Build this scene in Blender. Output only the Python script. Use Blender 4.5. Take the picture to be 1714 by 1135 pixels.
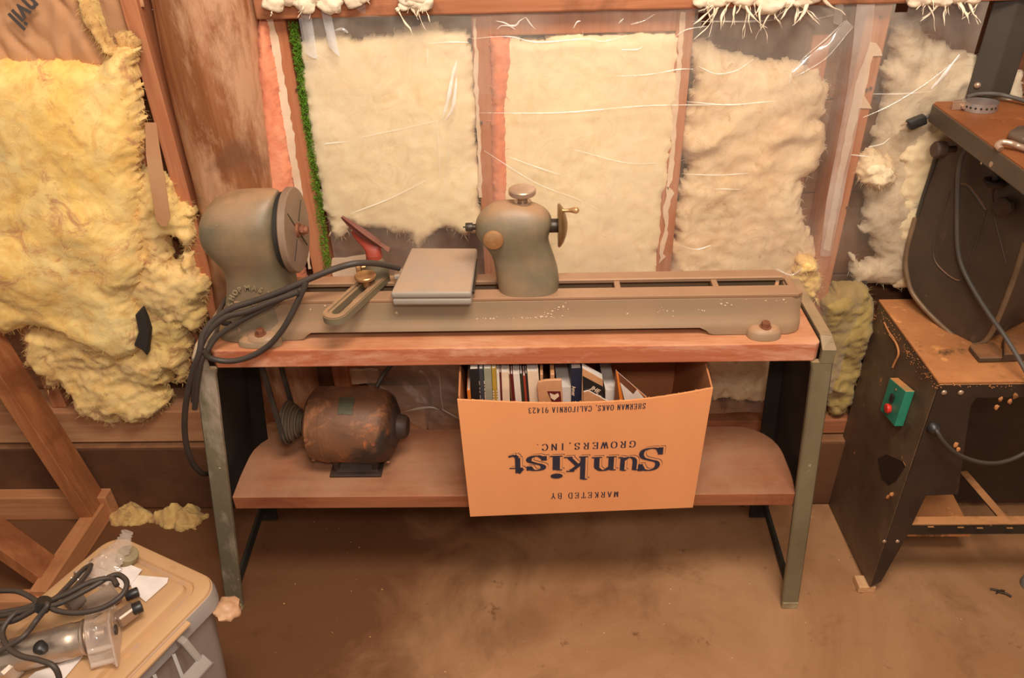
import bpy, bmesh, math, random
import numpy as np
from mathutils import Vector, Matrix, noise

for o in list(bpy.data.objects): bpy.data.objects.remove(o, do_unlink=True)
SC = bpy.context.scene
COL = SC.collection
R = math.radians
PI = math.pi
V = Vector

# ------------------------------------------------------------ camera
F_PX, PITCH, ROLL, YAW = 1307.0, R(33.5), R(1.9), R(2.1)
CAM = V((0.0, -1.647, 1.65))
FWD = V((-math.sin(YAW)*math.cos(PITCH), math.cos(YAW)*math.cos(PITCH), -math.sin(PITCH)))
_r0 = V((math.cos(YAW), math.sin(YAW), 0)); _u0 = _r0.cross(FWD)
RIGHT = _r0*math.cos(ROLL) - _u0*math.sin(ROLL)
UP = RIGHT.cross(FWD)
cam_d = bpy.data.cameras.new('camera'); cam = bpy.data.objects.new('camera', cam_d); COL.objects.link(cam)
cam_d.sensor_fit = 'HORIZONTAL'; cam_d.sensor_width = 36.0; cam_d.lens = 36.0*F_PX/1714.0
cam_d.clip_start = 0.02; cam_d.clip_end = 60
m3 = Matrix((RIGHT, UP, -FWD)).transposed()
cam.matrix_world = Matrix.Translation(CAM) @ m3.to_4x4()
SC.camera = cam

# ------------------------------------------------------------ light and exposure
SC.view_settings.view_transform = 'Standard'
SC.view_settings.look = 'None'
SC.view_settings.gamma = 1.0
SC.view_settings.use_curve_mapping = False
SC.view_settings.exposure = 0.28
W = bpy.data.worlds.new('world'); SC.world = W; W.use_nodes = True
bg = W.node_tree.nodes['Background']; bg.inputs[0].default_value = (1.0, 0.84, 0.68, 1); bg.inputs[1].default_value = 0.40

def area(name, loc, target, sx, sy, power, col):
    d = bpy.data.lights.new(name, 'AREA'); d.shape = 'RECTANGLE'; d.size = sx; d.size_y = sy
    d.energy = power; d.color = col
    o = bpy.data.objects.new(name, d); COL.objects.link(o); o.location = loc
    o.rotation_euler = (V(target)-V(loc)).to_track_quat('-Z', 'Y').to_euler()
    return o
# area light standing in for flash bounced off the unseen ceiling, then the flash
area('ceiling_bounce', (0.25, -1.35, 2.75), (0.05, -0.15, 0.9), 0.9, 0.5, 44, (1.0, 0.88, 0.74))
area('flash_lamp', (0.12, -1.75, 1.95), (0.05, -0.1, 1.05), 0.22, 0.14, 9, (1.0, 0.91, 0.81))

# ------------------------------------------------------------ measuring helpers (pixel of the 1714x1135 frame -> point on a real plane)
def _ray(px, py): return RIGHT*((px-857)/F_PX) + UP*((567.5-py)/F_PX) + FWD
def onY(px, py, y): d = _ray(px, py); return CAM + d*((y-CAM.y)/d.y)
def onZ(px, py, z): d = _ray(px, py); return CAM + d*((z-CAM.z)/d.z)
def onX(px, py, x): d = _ray(px, py); return CAM + d*((x-CAM.x)/d.x)

# ------------------------------------------------------------ materials
def lin(c):
    out = []
    for v in c[:3]:
        v = v/255.0
        out.append(v/12.92 if v <= 0.04045 else ((v+0.055)/1.055)**2.4)
    return (*out, 1.0)

def new_mat(name):
    m = bpy.data.materials.new(name); m.use_nodes = True
    nt = m.node_tree
    return m, nt, nt.nodes['Principled BSDF']

def N(nt, typ, **kw):
    n = nt.nodes.new(typ)
    for k, v in kw.items():
        if k.startswith('i_'): n.inputs[k[2:].replace('_', ' ')].default_value = v
        else: setattr(n, k, v)
    return n

def mix(nt, fac, a, b, blend='MIX'):
    n = nt.nodes.new('ShaderNodeMix'); n.data_type = 'RGBA'; n.blend_type = blend
    for sock, val in ((n.inputs[0], fac), (n.inputs[6], a), (n.inputs[7], b)):
        if isinstance(val, bpy.types.NodeSocket): nt.links.new(val, sock)
        else: sock.default_value = val
    return n.outputs[2]

def ramp(nt, src, a, b, hi=1.0, lo=0.0):
    n = nt.nodes.new('ShaderNodeMapRange'); n.inputs[1].default_value = a; n.inputs[2].default_value = b
    n.inputs[3].default_value = lo; n.inputs[4].default_value = hi; n.clamp = True
    nt.links.new(src, n.inputs[0]); return n.outputs[0]

def ntex(nt, scale, detail=4, rough=0.55, stretch=(1, 1, 1), dist=0.0, off=(0, 0, 0)):
    tc = nt.nodes.new('ShaderNodeTexCoord'); mp = nt.nodes.new('ShaderNodeMapping')
    mp.inputs['Scale'].default_value = stretch; mp.inputs['Location'].default_value = off
    nt.links.new(tc.outputs['Object'], mp.inputs[0])
    n = nt.nodes.new('ShaderNodeTexNoise'); n.inputs['Scale'].default_value = scale
    n.inputs['Detail'].default_value = detail; n.inputs['Roughness'].default_value = rough; n.inputs['Distortion'].default_value = dist
    nt.links.new(mp.outputs[0], n.inputs['Vector']); return n.outputs['Fac']

def surf(name, c1, c2, scale=6, rough=0.6, metal=0.0, bump=0.15, bscale=60, stretch=(1, 1, 1), detail=5,
         spots=(), dust=None, dust_amt=0.8, dist=0.0, lo=0.35, hi=0.65, spec=0.4, bdist=0.002, bstretch=None, dthr=0.35):
    """two-tone noise, flecks of other colours, and a coat of settled dust on faces that look up"""
    m, nt, b = new_mat(name)
    c = mix(nt, ramp(nt, ntex(nt, scale, detail, 0.6, stretch, dist), lo, hi), lin(c1), lin(c2))
    for i, sp in enumerate(spots):
        col, s, thr, wid = sp[:4]; st = sp[4] if len(sp) > 4 else (1, 1, 1)
        f = ramp(nt, ntex(nt, s, 5, 0.65, st, 0.0, (3.1*i+1.7, 2.3*i, 5.9*i+.4)), thr, thr+wid)
        c = mix(nt, f, c, lin(col))
    if dust:
        g = nt.nodes.new('ShaderNodeNewGeometry'); s = nt.nodes.new('ShaderNodeSeparateXYZ')
        nt.links.new(g.outputs['True Normal'], s.inputs[0])
        up = ramp(nt, s.outputs[2], dthr, 0.95)
        nz = ramp(nt, ntex(nt, 22, 5, 0.6), 0.25, 0.62, dust_amt, dust_amt*0.35)
        mu = nt.nodes.new('ShaderNodeMath'); mu.operation = 'MULTIPLY'
        nt.links.new(up, mu.inputs[0]); nt.links.new(nz, mu.inputs[1])
        c = mix(nt, mu.outputs[0], c, lin(dust))
    nt.links.new(c, b.inputs['Base Color'])
    b.inputs['Roughness'].default_value = rough; b.inputs['Metallic'].default_value = metal
    b.inputs['Specular IOR Level'].default_value = spec
    if bump:
        bn = nt.nodes.new('ShaderNodeBump'); bn.inputs['Strength'].default_value = bump; bn.inputs['Distance'].default_value = bdist
        nt.links.new(ntex(nt, bscale, 6, 0.6, bstretch or stretch), bn.inputs['Height']); nt.links.new(bn.outputs[0], b.inputs['Normal'])
    return m

def wood(name, c1, c2, c3, along='X', rough=0.7, fine=60, dust=None, dust_amt=0.6, blot=None, bump=0.35, worn=None):
    """long-grained timber"""
    m, nt, b = new_mat(name)
    st = {'X': (0.05, 1, 1), 'Y': (1, 0.05, 1), 'Z': (1, 1, 0.05)}[along]
    st2 = {'X': (0.25, 1, 1), 'Y': (1, 0.25, 1), 'Z': (1, 1, 0.25)}[along]
    c = mix(nt, ramp(nt, ntex(nt, fine, 6, 0.65, st, 0.6), 0.32, 0.68), lin(c1), lin(c2))
    c = mix(nt, ramp(nt, ntex(nt, 7, 4, 0.6, st2, 0.8), 0.42, 0.72, 0.85), c, lin(c3))
    if worn: c = mix(nt, ramp(nt, ntex(nt, 9, 7, 0.75, st2, 0.3, (4, 2, 8)), 0.46, 0.60, 0.85), c, lin(worn))
    if blot: c = mix(nt, ramp(nt, ntex(nt, 5, 5, 0.6, (1, 1, 1), 0.5, (7, 1, 3)), 0.56, 0.70, 0.75), c, lin(blot))
    if dust:
        g = nt.nodes.new('ShaderNodeNewGeometry'); s = nt.nodes.new('ShaderNodeSeparateXYZ')
        nt.links.new(g.outputs['True Normal'], s.inputs[0])
        mu = nt.nodes.new('ShaderNodeMath'); mu.operation = 'MULTIPLY'
        nt.links.new(ramp(nt, s.outputs[2], 0.4, 0.95), mu.inputs[0])
        nt.links.new(ramp(nt, ntex(nt, 9, 6, 0.65, (1, 1, 1), 0, (1, 5, 2)), 0.3, 0.65, dust_amt, dust_amt*0.25), mu.inputs[1])
        c = mix(nt, mu.outputs[0], c, lin(dust))
    nt.links.new(c, b.inputs['Base Color']); b.inputs['Roughness'].default_value = rough
    b.inputs['Specular IOR Level'].default_value = 0.25
    bn = nt.nodes.new('ShaderNodeBump'); bn.inputs['Strength'].default_value = bump; bn.inputs['Distance'].default_value = 0.001
    nt.links.new(ntex(nt, fine*1.4, 6, 0.7, st, 0.4), bn.inputs['Height']); nt.links.new(bn.outputs[0], b.inputs['Normal'])
    return m

def plain(name, c, rough=0.5, metal=0.0, spec=0.5):
    m, nt, b = new_mat(name)
    c0 = lin(c)
    cc = mix(nt, ramp(nt, ntex(nt, 35, 4), 0.3, 0.7), c0, tuple(v*0.82 for v in c0[:3])+(1,))
    nt.links.new(cc, b.inputs['Base Color'])
    b.inputs['Roughness'].default_value = rough; b.inputs['Metallic'].default_value = metal; b.inputs['Specular IOR Level'].default_value = spec
    return m

def fibre(name, c1, c2, c3, grime=None, gthr=0.62, bstr=0.35):
    """glass wool: soft mottled tone, felted relief"""
    m, nt, b = new_mat(name)
    c = mix(nt, ramp(nt, ntex(nt, 5, 6, 0.62, (1, 1, 1), 0.7), 0.35, 0.62), lin(c1), lin(c2))
    c = mix(nt, ramp(nt, ntex(nt, 16, 9, 0.7, (1, 1, 1), 1.6, (5, 3, 1)), 0.46, 0.70, 0.85), c, lin(c3))
    if grime: c = mix(nt, ramp(nt, ntex(nt, 14, 7, 0.75, (1, 1, 1), 0.8, (2, 9, 4)), gthr, gthr+0.10, 0.75), c, lin(grime))
    nt.links.new(c, b.inputs['Base Color']); b.inputs['Roughness'].default_value = 1.0; b.inputs['Specular IOR Level'].default_value = 0.05
    b.inputs['Sheen Weight'].default_value = 0.15
    bn = nt.nodes.new('ShaderNodeBump'); bn.inputs['Strength'].default_value = bstr; bn.inputs['Distance'].default_value = 0.004
    nt.links.new(ntex(nt, 38, 12, 0.72, (1, 1, 0.8), 2.5), bn.inputs['Height']); nt.links.new(bn.outputs[0], b.inputs['Normal'])
    return m

def clear_plastic(name, haze=0.12, tint=(235, 225, 215), rough=0.12, gloss=1.0, bump=0.5, bscale=5, bst=(1, 1, 1)):
    """thin clear film: mostly see-through, glossy, a little milky"""
    m = bpy.data.materials.new(name); m.use_nodes = True; nt = m.node_tree; nt.nodes.clear()
    out = nt.nodes.new('ShaderNodeOutputMaterial')
    tr = nt.nodes.new('ShaderNodeBsdfTransparent'); tr.inputs[0].default_value = (0.98, 0.97, 0.95, 1)
    df = nt.nodes.new('ShaderNodeBsdfDiffuse'); df.inputs[0].default_value = lin(tint)
    gl = nt.nodes.new('ShaderNodeBsdfGlossy'); gl.inputs['Roughness'].default_value = rough; gl.inputs[0].default_value = (gloss, gloss, gloss, 1)
    hz = ramp(nt, ntex(nt, 4, 5, 0.6, bst), 0.40, 0.75, haze*2.0, haze*0.35)
    m1 = nt.nodes.new('ShaderNodeMixShader'); nt.links.new(hz, m1.inputs[0]); nt.links.new(tr.outputs[0], m1.inputs[1]); nt.links.new(df.outputs[0], m1.inputs[2])
    lw = nt.nodes.new('ShaderNodeLayerWeight'); pw = nt.nodes.new('ShaderNodeMath'); pw.operation = 'POWER'; pw.inputs[1].default_value = 4.0
    nt.links.new(lw.outputs['Facing'], pw.inputs[0]); fr = nt.nodes.new('ShaderNodeMapRange'); fr.inputs[3].default_value = 0.07; fr.inputs[4].default_value = 0.9
    nt.links.new(pw.outputs[0], fr.inputs[0])
    bn = nt.nodes.new('ShaderNodeBump'); bn.inputs['Strength'].default_value = bump; bn.inputs['Distance'].default_value = 0.02
    nt.links.new(ntex(nt, bscale, 4, 0.45, bst, 1.0), bn.inputs['Height'])
    nt.links.new(bn.outputs[0], gl.inputs['Normal'])
    m2 = nt.nodes.new('ShaderNodeMixShader'); nt.links.new(fr.outputs[0], m2.inputs[0]); nt.links.new(m1.outputs[0], m2.inputs[1]); nt.links.new(gl.outputs[0], m2.inputs[2])
    nt.links.new(m2.outputs[0], out.inputs[0])
    return m

# ------------------------------------------------------------ scene-graph helpers
def thing(name, label, cat, loc=(0, 0, 0), group=None, kind=None):
    o = bpy.data.objects.new(name, None); COL.objects.link(o); o.empty_display_size = 0.05
    o.location = loc
    if label: o['label'] = label
    if cat: o['category'] = cat
    if group: o['group'] = group
    if kind: o['kind'] = kind
    return o

def wloc(o):
    p = V((0, 0, 0))
    while o is not None: p = p + o.location; o = o.parent
    return p

def link(name, bm, mat, parent=None, label=None, cat=None, group=None, kind=None, smooth=False, origin=None, angle=35):
    me = bpy.data.meshes.new(name)
    base = wloc(parent) if parent else V(origin or (0, 0, 0))
    bmesh.ops.translate(bm, verts=bm.verts, vec=-base)
    bmesh.ops.recalc_face_normals(bm, faces=bm.faces)
    bm.to_mesh(me); bm.free()
    me.materials.append(mat)
    if smooth:
        for p in me.polygons: p.use_smooth = True
        if angle < 180: me.set_sharp_from_angle(angle=R(angle))
    o = bpy.data.objects.new(name, me); COL.objects.link(o)
    if parent: o.parent = parent
    else: o.location = base
    if label: o['label'] = label
    if cat: o['category'] = cat
    if group: o['group'] = group
    if kind: o['kind'] = kind
    return o

# ------------------------------------------------------------ shape helpers, all in world metres
def NB(): return bmesh.new()

def merge(bm, src, M=None):
    me = bpy.data.meshes.new('tmp'); src.to_mesh(me); src.free()
    if M is not None: me.transform(M)
    bm.from_mesh(me); bpy.data.meshes.remove(me)
    return bm

def box(bm, lo, hi, bev=0.0, seg=2, M=None):
    t = NB(); bmesh.ops.create_cube(t, size=1)
    lo, hi = V(lo), V(hi); c = (lo+hi)/2; s = hi-lo
    for v in t.verts: v.co = V((c.x+v.co.x*s.x, c.y+v.co.y*s.y, c.z+v.co.z*s.z))
    if bev: bmesh.ops.bevel(t, geom=list(t.edges), offset=bev, segments=seg, profile=0.5, affect='EDGES')
    return merge(bm, t, M)

def obox(bm, p0, p1, w, h, up=(0, 0, 1), bev=0.0, seg=1):
    """bar from p0 to p1, w across, h along up"""
    p0, p1, up = V(p0), V(p1), V(up)
    d = p1-p0; L = d.length; x = d.normalized(); s = x.cross(up).normalized(); u = s.cross(x)
    M = Matrix((x, s, u)).transposed().to_4x4(); M.translation = (p0+p1)/2
    return box(bm, (-L/2, -w/2, -h/2), (L/2, w/2, h/2), bev, seg, M)

def prism(bm, pts, depth, bev=0.0, seg=2):
    """closed polygon of 3-D points pushed along the vector depth"""
    t = NB(); vs = [t.verts.new(p) for p in pts]; f = t.faces.new(vs)
    r = bmesh.ops.extrude_face_region(t, geom=[f])
    bmesh.ops.translate(t, verts=[g for g in r['geom'] if isinstance(g, bmesh.types.BMVert)], vec=V(depth))
    if bev: bmesh.ops.bevel(t, geom=list(t.edges), offset=bev, segments=seg, profile=0.5, affect='EDGES')
    bmesh.ops.triangulate(t, faces=[q for q in t.faces if len(q.verts) > 4])
    return merge(bm, t)

def frame(d):
    d = V(d).normalized(); a = V((0, 0, 1)) if abs(d.z) < 0.9 else V((1, 0, 0))
    s = d.cross(a).normalized(); return s, d.cross(s).normalized()

def rev(bm, p, d, prof, n=32):
    """profile [(along, radius)] turned about the axis through p along d"""
    p, d = V(p), V(d).normalized(); s, u = frame(d); rings = []
    for a, r in prof:
        if r < 1e-6: rings.append([bm.verts.new(p+d*a)])
        else: rings.append([bm.verts.new(p+d*a+s*(r*math.cos(2*PI*k/n))+u*(r*math.sin(2*PI*k/n))) for k in range(n)])
    for A, B in zip(rings, rings[1:]):
        for k in range(n):
            k2 = (k+1) % n
            if len(A) == 1 and len(B) == 1: continue
            if len(A) == 1: bm.faces.new((A[0], B[k], B[k2]))
            elif len(B) == 1: bm.faces.new((A[k], B[0], A[k2]))
            else: bm.faces.new((A[k], B[k], B[k2], A[k2]))
    if len(rings[0]) > 1: bm.faces.new(rings[0])
    if len(rings[-1]) > 1: bm.faces.new(rings[-1])
    return bm

def cyl(bm, p0, p1, r, n=20, r1=None, bev=0.0):
    p0, p1 = V(p0), V(p1); L = (p1-p0).length; r1 = r if r1 is None else r1
    if bev: return rev(bm, p0, p1-p0, [(0, r-bev), (bev*.3, r-bev*.3), (bev, r), (L-bev, r1), (L-bev*.3, r1-bev*.3), (L, r1-bev)], n)
    return rev(bm, p0, p1-p0, [(0, r), (L, r1)], n)

def spline(pts, n=8):
    P = [V(p) for p in pts]; out = []
    for i in range(len(P)-1):
        a = P[i-1] if i else P[0]*2-P[1]; b, c = P[i], P[i+1]; d = P[i+2] if i+2 < len(P) else P[-1]*2-P[-2]
        for k in range(n):
            t = k/n
            out.append(0.5*((2*b)+(c-a)*t+(2*a-5*b+4*c-d)*t*t+(3*b-a-3*c+d)*t**3))
    out.append(P[-1]); return out

def tube(bm, pts, r, n=10, smooth=8, taper=None):
    P = spline(pts, smooth) if smooth else [V(p) for p in pts]
    d = (P[1]-P[0]).normalized(); s, u = frame(d); rings = []
    for i, p in enumerate(P):
        t = (P[min(i+1, len(P)-1)]-P[max(i-1, 0)]).normalized()
        s = (s-t*s.dot(t)).normalized(); u = t.cross(s)
        rr = r*(taper(i/(len(P)-1)) if taper else 1)
        rings.append([bm.verts.new(p+s*(rr*math.cos(2*PI*k/n))+u*(rr*math.sin(2*PI*k/n))) for k in range(n)])
    for A, B in zip(rings, rings[1:]):
        for k in range(n): bm.faces.new((A[k], B[k], B[(k+1) % n], A[(k+1) % n]))
    bm.faces.new(rings[0]); bm.faces.new(rings[-1]); return bm

def loft(bm, secs, n=40, p=2.6, cap=True):
    """stacked rounded-rectangle sections: (z, xl, xr, y0, y1[, power])"""
    rings = []
    for s in secs:
        z, xl, xr, y0, y1 = s[:5]; q = s[5] if len(s) > 5 else p
        cx, cy, a, b = (xl+xr)/2, (y0+y1)/2, (xr-xl)/2, (y1-y0)/2; r = []
        for k in range(n):
            t = 2*PI*k/n; c, si = math.cos(t), math.sin(t)
            r.append(bm.verts.new((cx+a*math.copysign(abs(c)**(2/q), c), cy+b*math.copysign(abs(si)**(2/q), si), z)))
        rings.append(r)
    for A, B in zip(rings, rings[1:]):
        for k in range(n): bm.faces.new((A[k], A[(k+1) % n], B[(k+1) % n], B[k]))
    if cap: bm.faces.new(rings[0]); bm.faces.new(rings[-1])
    return bm

def smooth_secs(secs, n=4):
    """catmull-rom through the section numbers"""
    S = [np.array(s[:5], float) for s in secs]; out = []
    for i in range(len(S)-1):
        a = S[i-1] if i else S[0]; b, c = S[i], S[i+1]; d = S[i+2] if i+2 < len(S) else S[-1]
        for k in range(n):
            t = k/n; out.append(tuple(0.5*((2*b)+(c-a)*t+(2*a-5*b+4*c-d)*t*t+(3*b-a-3*c+d)*t**3)))
    out.append(tuple(S[-1])); return out

def fbm(x, y, z, o=4): return noise.fractal(V((x, y, z)), 0.9, 2.1, o)

def inside_dist(poly, X, Y):
    """signed distance (positive inside) of the points to a polygon"""
    P = np.array(poly); n = len(P); d = np.full(X.shape, 1e9); ins = np.zeros(X.shape, bool)
    for i in range(n):
        ax, ay = P[i]; bx, by = P[(i+1) % n]
        t = np.clip(((X-ax)*(bx-ax)+(Y-ay)*(by-ay))/((bx-ax)**2+(by-ay)**2+1e-12), 0, 1)
        d = np.minimum(d, np.hypot(X-ax-t*(bx-ax), Y-ay-t*(by-ay)))
        c = ((ay > Y) != (by > Y)); xi = (bx-ax)*(Y-ay)/((by-ay) if abs(by-ay) > 1e-12 else 1e-12)+ax
        ins ^= (c & (X < xi))
    return np.where(ins, d, -d)

def batt(name, poly, yback, thick, mat, cell=0.006, edge=0.03, lump=0.02, fine=0.006, rag=0.012, seed=0.0, lscale=7, holes=(),
         stretch=(1, 1), extra=None, fuzz=0, ridge=0.35, **kw):
    """a mat of glass wool: ragged outline poly [(x, z)], front face lumpy and rounded off at its edges; solid with a back"""
    P = np.array(poly); x0, z0 = P.min(0)-rag*2; x1, z1 = P.max(0)+rag*2
    nx = int((x1-x0)/cell)+2; nz = int((z1-z0)/cell)+2
    gx, gz = np.meshgrid(x0+cell*np.arange(nx), z0+cell*np.arange(nz), indexing='ij')
    D = inside_dist(poly, gx, gz)
    for hpoly in holes: D = np.minimum(D, -inside_dist(hpoly, gx, gz))
    bm = NB(); vf = {}; vb = {}
    def height(i, j):
        x, z = gx[i, j], gz[i, j]
        d = D[i, j]+rag*(fbm(x*22+seed, 3.3, z*22, 3)+0.3*fbm(x*70+seed, 8.1, z*70, 2))
        if d < 0: return None
        t = min(d/edge, 1.0); pr = math.sqrt(max(0, 1-(1-t)**2))
        h = thick*pr
        rd = 1-abs(fbm(x*lscale*1.6*stretch[0]+seed, 9.7, z*lscale*1.6*stretch[1], 3))*1.6
        h += pr*(lump*(fbm(x*lscale*stretch[0]+seed, 1.7, z*lscale*stretch[1], 4)+ridge*rd)+fine*fbm(x*55+seed, 4.4, z*55, 4))
        if extra: h += pr*extra(x, z)
        return max(h, 0.002)
    H = {}
    for i in range(nx):
        for j in range(nz):
            if D[i, j] > -rag*2.2:
                h = height(i, j)
                if h is not None: H[(i, j)] = h
    jx = random.Random(int(seed*10)+5)
    for (i, j), h in H.items():
        x, z = gx[i, j]+jx.uniform(-.3, .3)*cell, gz[i, j]+jx.uniform(-.3, .3)*cell
        vf[(i, j)] = bm.verts.new((x, yback-h, z))
    quads = [(i, j) for (i, j) in H if (i+1, j) in H and (i, j+1) in H and (i+1, j+1) in H]
    cnt = {}
    for i, j in quads:
        a, b, c, d = (i, j), (i+1, j), (i+1, j+1), (i, j+1)
        bm.faces.new((vf[a], vf[b], vf[c], vf[d]))
        for e in ((a, b), (b, c), (c, d), (d, a)):
            if (e[1], e[0]) in cnt: del cnt[(e[1], e[0])]
            else: cnt[e] = 1
    for a, b in cnt:                                   # skirt back to the back plane
        for q in (a, b):
            if q not in vb: v = vf[q].co; vb[q] = bm.verts.new((v.x, yback+0.004, v.z))
        bm.faces.new((vf[b], vf[a], vb[a], vb[b]))
    for v in [v for v in bm.verts if not v.link_faces]: bm.verts.remove(v)
    rim = [(vf[a].co.copy(), a) for a, b in cnt]; front = [v.co.copy() for v in vf.values() if v.is_valid]
    o = link(name, bm, mat, smooth=True, angle=180, **kw)
    if fuzz:
        fb = NB(); rr = random.Random(int(seed*7)+1)
        for k in range(fuzz):
            if rr.random() < 0.6:
                p, a = rr.choice(rim); n_ = V((0, 0, 0))
                i, j = a
                gxn = D[min(i+1, nx-1), j]-D[max(i-1, 0), j]; gzn = D[i, min(j+1, nz-1)]-D[i, max(j-1, 0)]
                d = V((-gxn, 0, -gzn)); d = d.normalized() if d.length > 1e-6 else V((1, 0, 0)); L = rr.uniform(.006, .02)
            else:
                p = rr.choice(front); d = V((rr.uniform(-1, 1), -0.25, rr.uniform(-1, 1))).normalized(); L = rr.uniform(.006, .018)
            d = (d+V((rr.uniform(-.7, .7), rr.uniform(-.5, .1), rr.uniform(-.8, .4)))).normalized()
            w = d.cross(V((0, 1, 0)))
            w = (w.normalized() if w.length > 1e-3 else V((1, 0, 0)))*rr.uniform(.0002, .0007); q = V(p)+V((0, .001, 0)); pts = []
            for s_ in range(4):
                t = s_/3; pts.append((q+w*(1-t), q-w*(1-t))); d = (d+V((rr.uniform(-.5, .5), rr.uniform(-.3, .2), rr.uniform(-.6, .3)))).normalized(); q = q+d*L/3
            vv = [(fb.verts.new(a_), fb.verts.new(b_)) for a_, b_ in pts]
            for A, B in zip(vv, vv[1:]): fb.faces.new((A[0], A[1], B[1], B[0]))
        link('loose_fibres', fb, mat, o, kind='stuff')
    return o

def pxpoly(pts, y): return [(lambda q: (q.x, q.z))(onY(a, b, y)) for a, b in pts]
# ============================================================ MATERIALS
M = {}
M['stud'] = wood('stud_wood', (194, 130, 92), (162, 98, 64), (178, 108, 72), 'Z', fine=70)
M['stud_pale'] = wood('stud_wood_pale', (206, 158, 118), (180, 128, 90), (168, 112, 78), 'X', fine=60, blot=(120, 82, 56))
M['plate'] = wood('plate_wood', (184, 120, 84), (150, 90, 60), (142, 88, 60), 'X', fine=60, blot=(96, 60, 38))
M['sheath'] = wood('sheathing_wood', (150, 100, 70), (118, 76, 50), (96, 60, 42), 'X', fine=30)
M['curb'] = surf('curb_concrete', (112, 72, 44), (82, 50, 30), 5, 0.9, bump=0.4, bscale=40, stretch=(1, 1, 1), dust=(150, 104, 70))
M['log'] = wood('log_wood', (182, 122, 84), (134, 80, 46), (118, 66, 34), 'Z', fine=38, worn=(196, 150, 116), blot=(112, 74, 52), bump=0.7, rough=0.55)
M['bench'] = wood('bench_wood', (190, 116, 82), (160, 86, 56), (174, 98, 66), 'X', fine=70, dust=(200, 142, 100), dust_amt=0.75, worn=(216, 162, 132), bump=0.5)
M['shelf'] = wood('shelf_wood', (168, 104, 70), (136, 80, 52), (148, 90, 60), 'X', fine=60, dust=(172, 128, 98), dust_amt=0.8, blot=(118, 58, 36))
M['frame_wood'] = wood('trestle_wood', (208, 150, 106), (178, 116, 76), (184, 122, 82), 'X', fine=60, blot=(132, 80, 50))
M['frame_wood_y'] = wood('trestle_wood_y', (204, 144, 98), (172, 110, 70), (168, 108, 68), 'Y', fine=60, blot=(132, 80, 50))
M['frame_wood_z'] = wood('trestle_wood_z', (184, 118, 74), (150, 90, 54), (140, 84, 52), 'Z', fine=60, blot=(122, 70, 42))
M['paper'] = surf('kraft_paper', (196, 146, 106), (180, 126, 86), 5, 0.75, bump=0.25, bscale=9, bdist=0.01)
M['cream'] = fibre('cream_glass_wool', (246, 226, 188), (240, 218, 176), (228, 200, 156), (200, 162, 118), 0.66, bstr=0.22)
M['cream_b'] = fibre('tan_glass_wool', (238, 214, 176), (226, 194, 154), (206, 168, 128), (150, 108, 76), 0.60, bstr=0.28)
M['grey_wool'] = fibre('grey_glass_wool', (206, 186, 160), (220, 200, 170), (170, 146, 120), (116, 88, 66), 0.60)
M['yellow'] = fibre('yellow_glass_wool', (248, 204, 116), (246, 218, 152), (228, 172, 92), (196, 134, 96), 0.54, bstr=0.42)
M['yellow_b'] = fibre('faded_yellow_glass_wool', (240, 204, 128), (232, 198, 138), (212, 162, 92), (166, 112, 80), 0.54, bstr=0.45)
M['yellow_d'] = fibre('dirty_yellow_glass_wool', (214, 176, 112), (196, 150, 96), (236, 206, 130), (140, 92, 60), 0.56)
M['pink'] = fibre('pink_glass_wool', (238, 158, 122), (228, 138, 102), (214, 118, 88), (150, 84, 60), 0.68)
M['olive_wool'] = fibre('olive_glass_wool', (186, 160, 98), (166, 138, 84), (148, 120, 72), (110, 80, 50), 0.62)
M['fluff'] = fibre('white_fluff', (244, 226, 200), (232, 210, 182), (216, 188, 158))
M['moss'] = surf('green_moss', (104, 150, 36), (72, 116, 22), 60, 0.95, bump=0.8, bscale=220, spots=(((140, 164, 60), 90, 0.58, 0.1),))
M['glue'] = surf('white_glue', (232, 204, 176), (216, 184, 154), 20, 0.5, bump=0.4, bscale=60)
M['film'] = clear_plastic('clear_film', haze=0.16, tint=(240, 220, 200), rough=0.10, bump=0.35, bscale=6, bst=(1, 1, 0.6))
M['film_fold_glint'] = clear_plastic('film_fold_glint', haze=0.42, tint=(255, 248, 236), rough=0.08, bump=0.1)  # extra white haze stands in for glints along the creases
M['film_dim'] = clear_plastic('loose_film', haze=0.30, tint=(170, 150, 138), rough=0.12, bump=0.3, bscale=7)
M['film_painted_glare'] = clear_plastic('film_glare', haze=0.75, tint=(255, 250, 244), rough=0.08, bump=0.1)  # flash glare painted in as strong white haze
M['film_tape2'] = clear_plastic('film_doubled', haze=0.55, tint=(236, 232, 232), rough=0.1, bump=0.2)
M['film_tape'] = clear_plastic('film_layers', haze=0.30, tint=(228, 212, 200), rough=0.12, bump=0.2)
M['ink'] = plain('black_ink', (40, 40, 48), 0.7)
M['ink_faded'] = plain('faded_ink', (78, 70, 66), 0.8)

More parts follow.
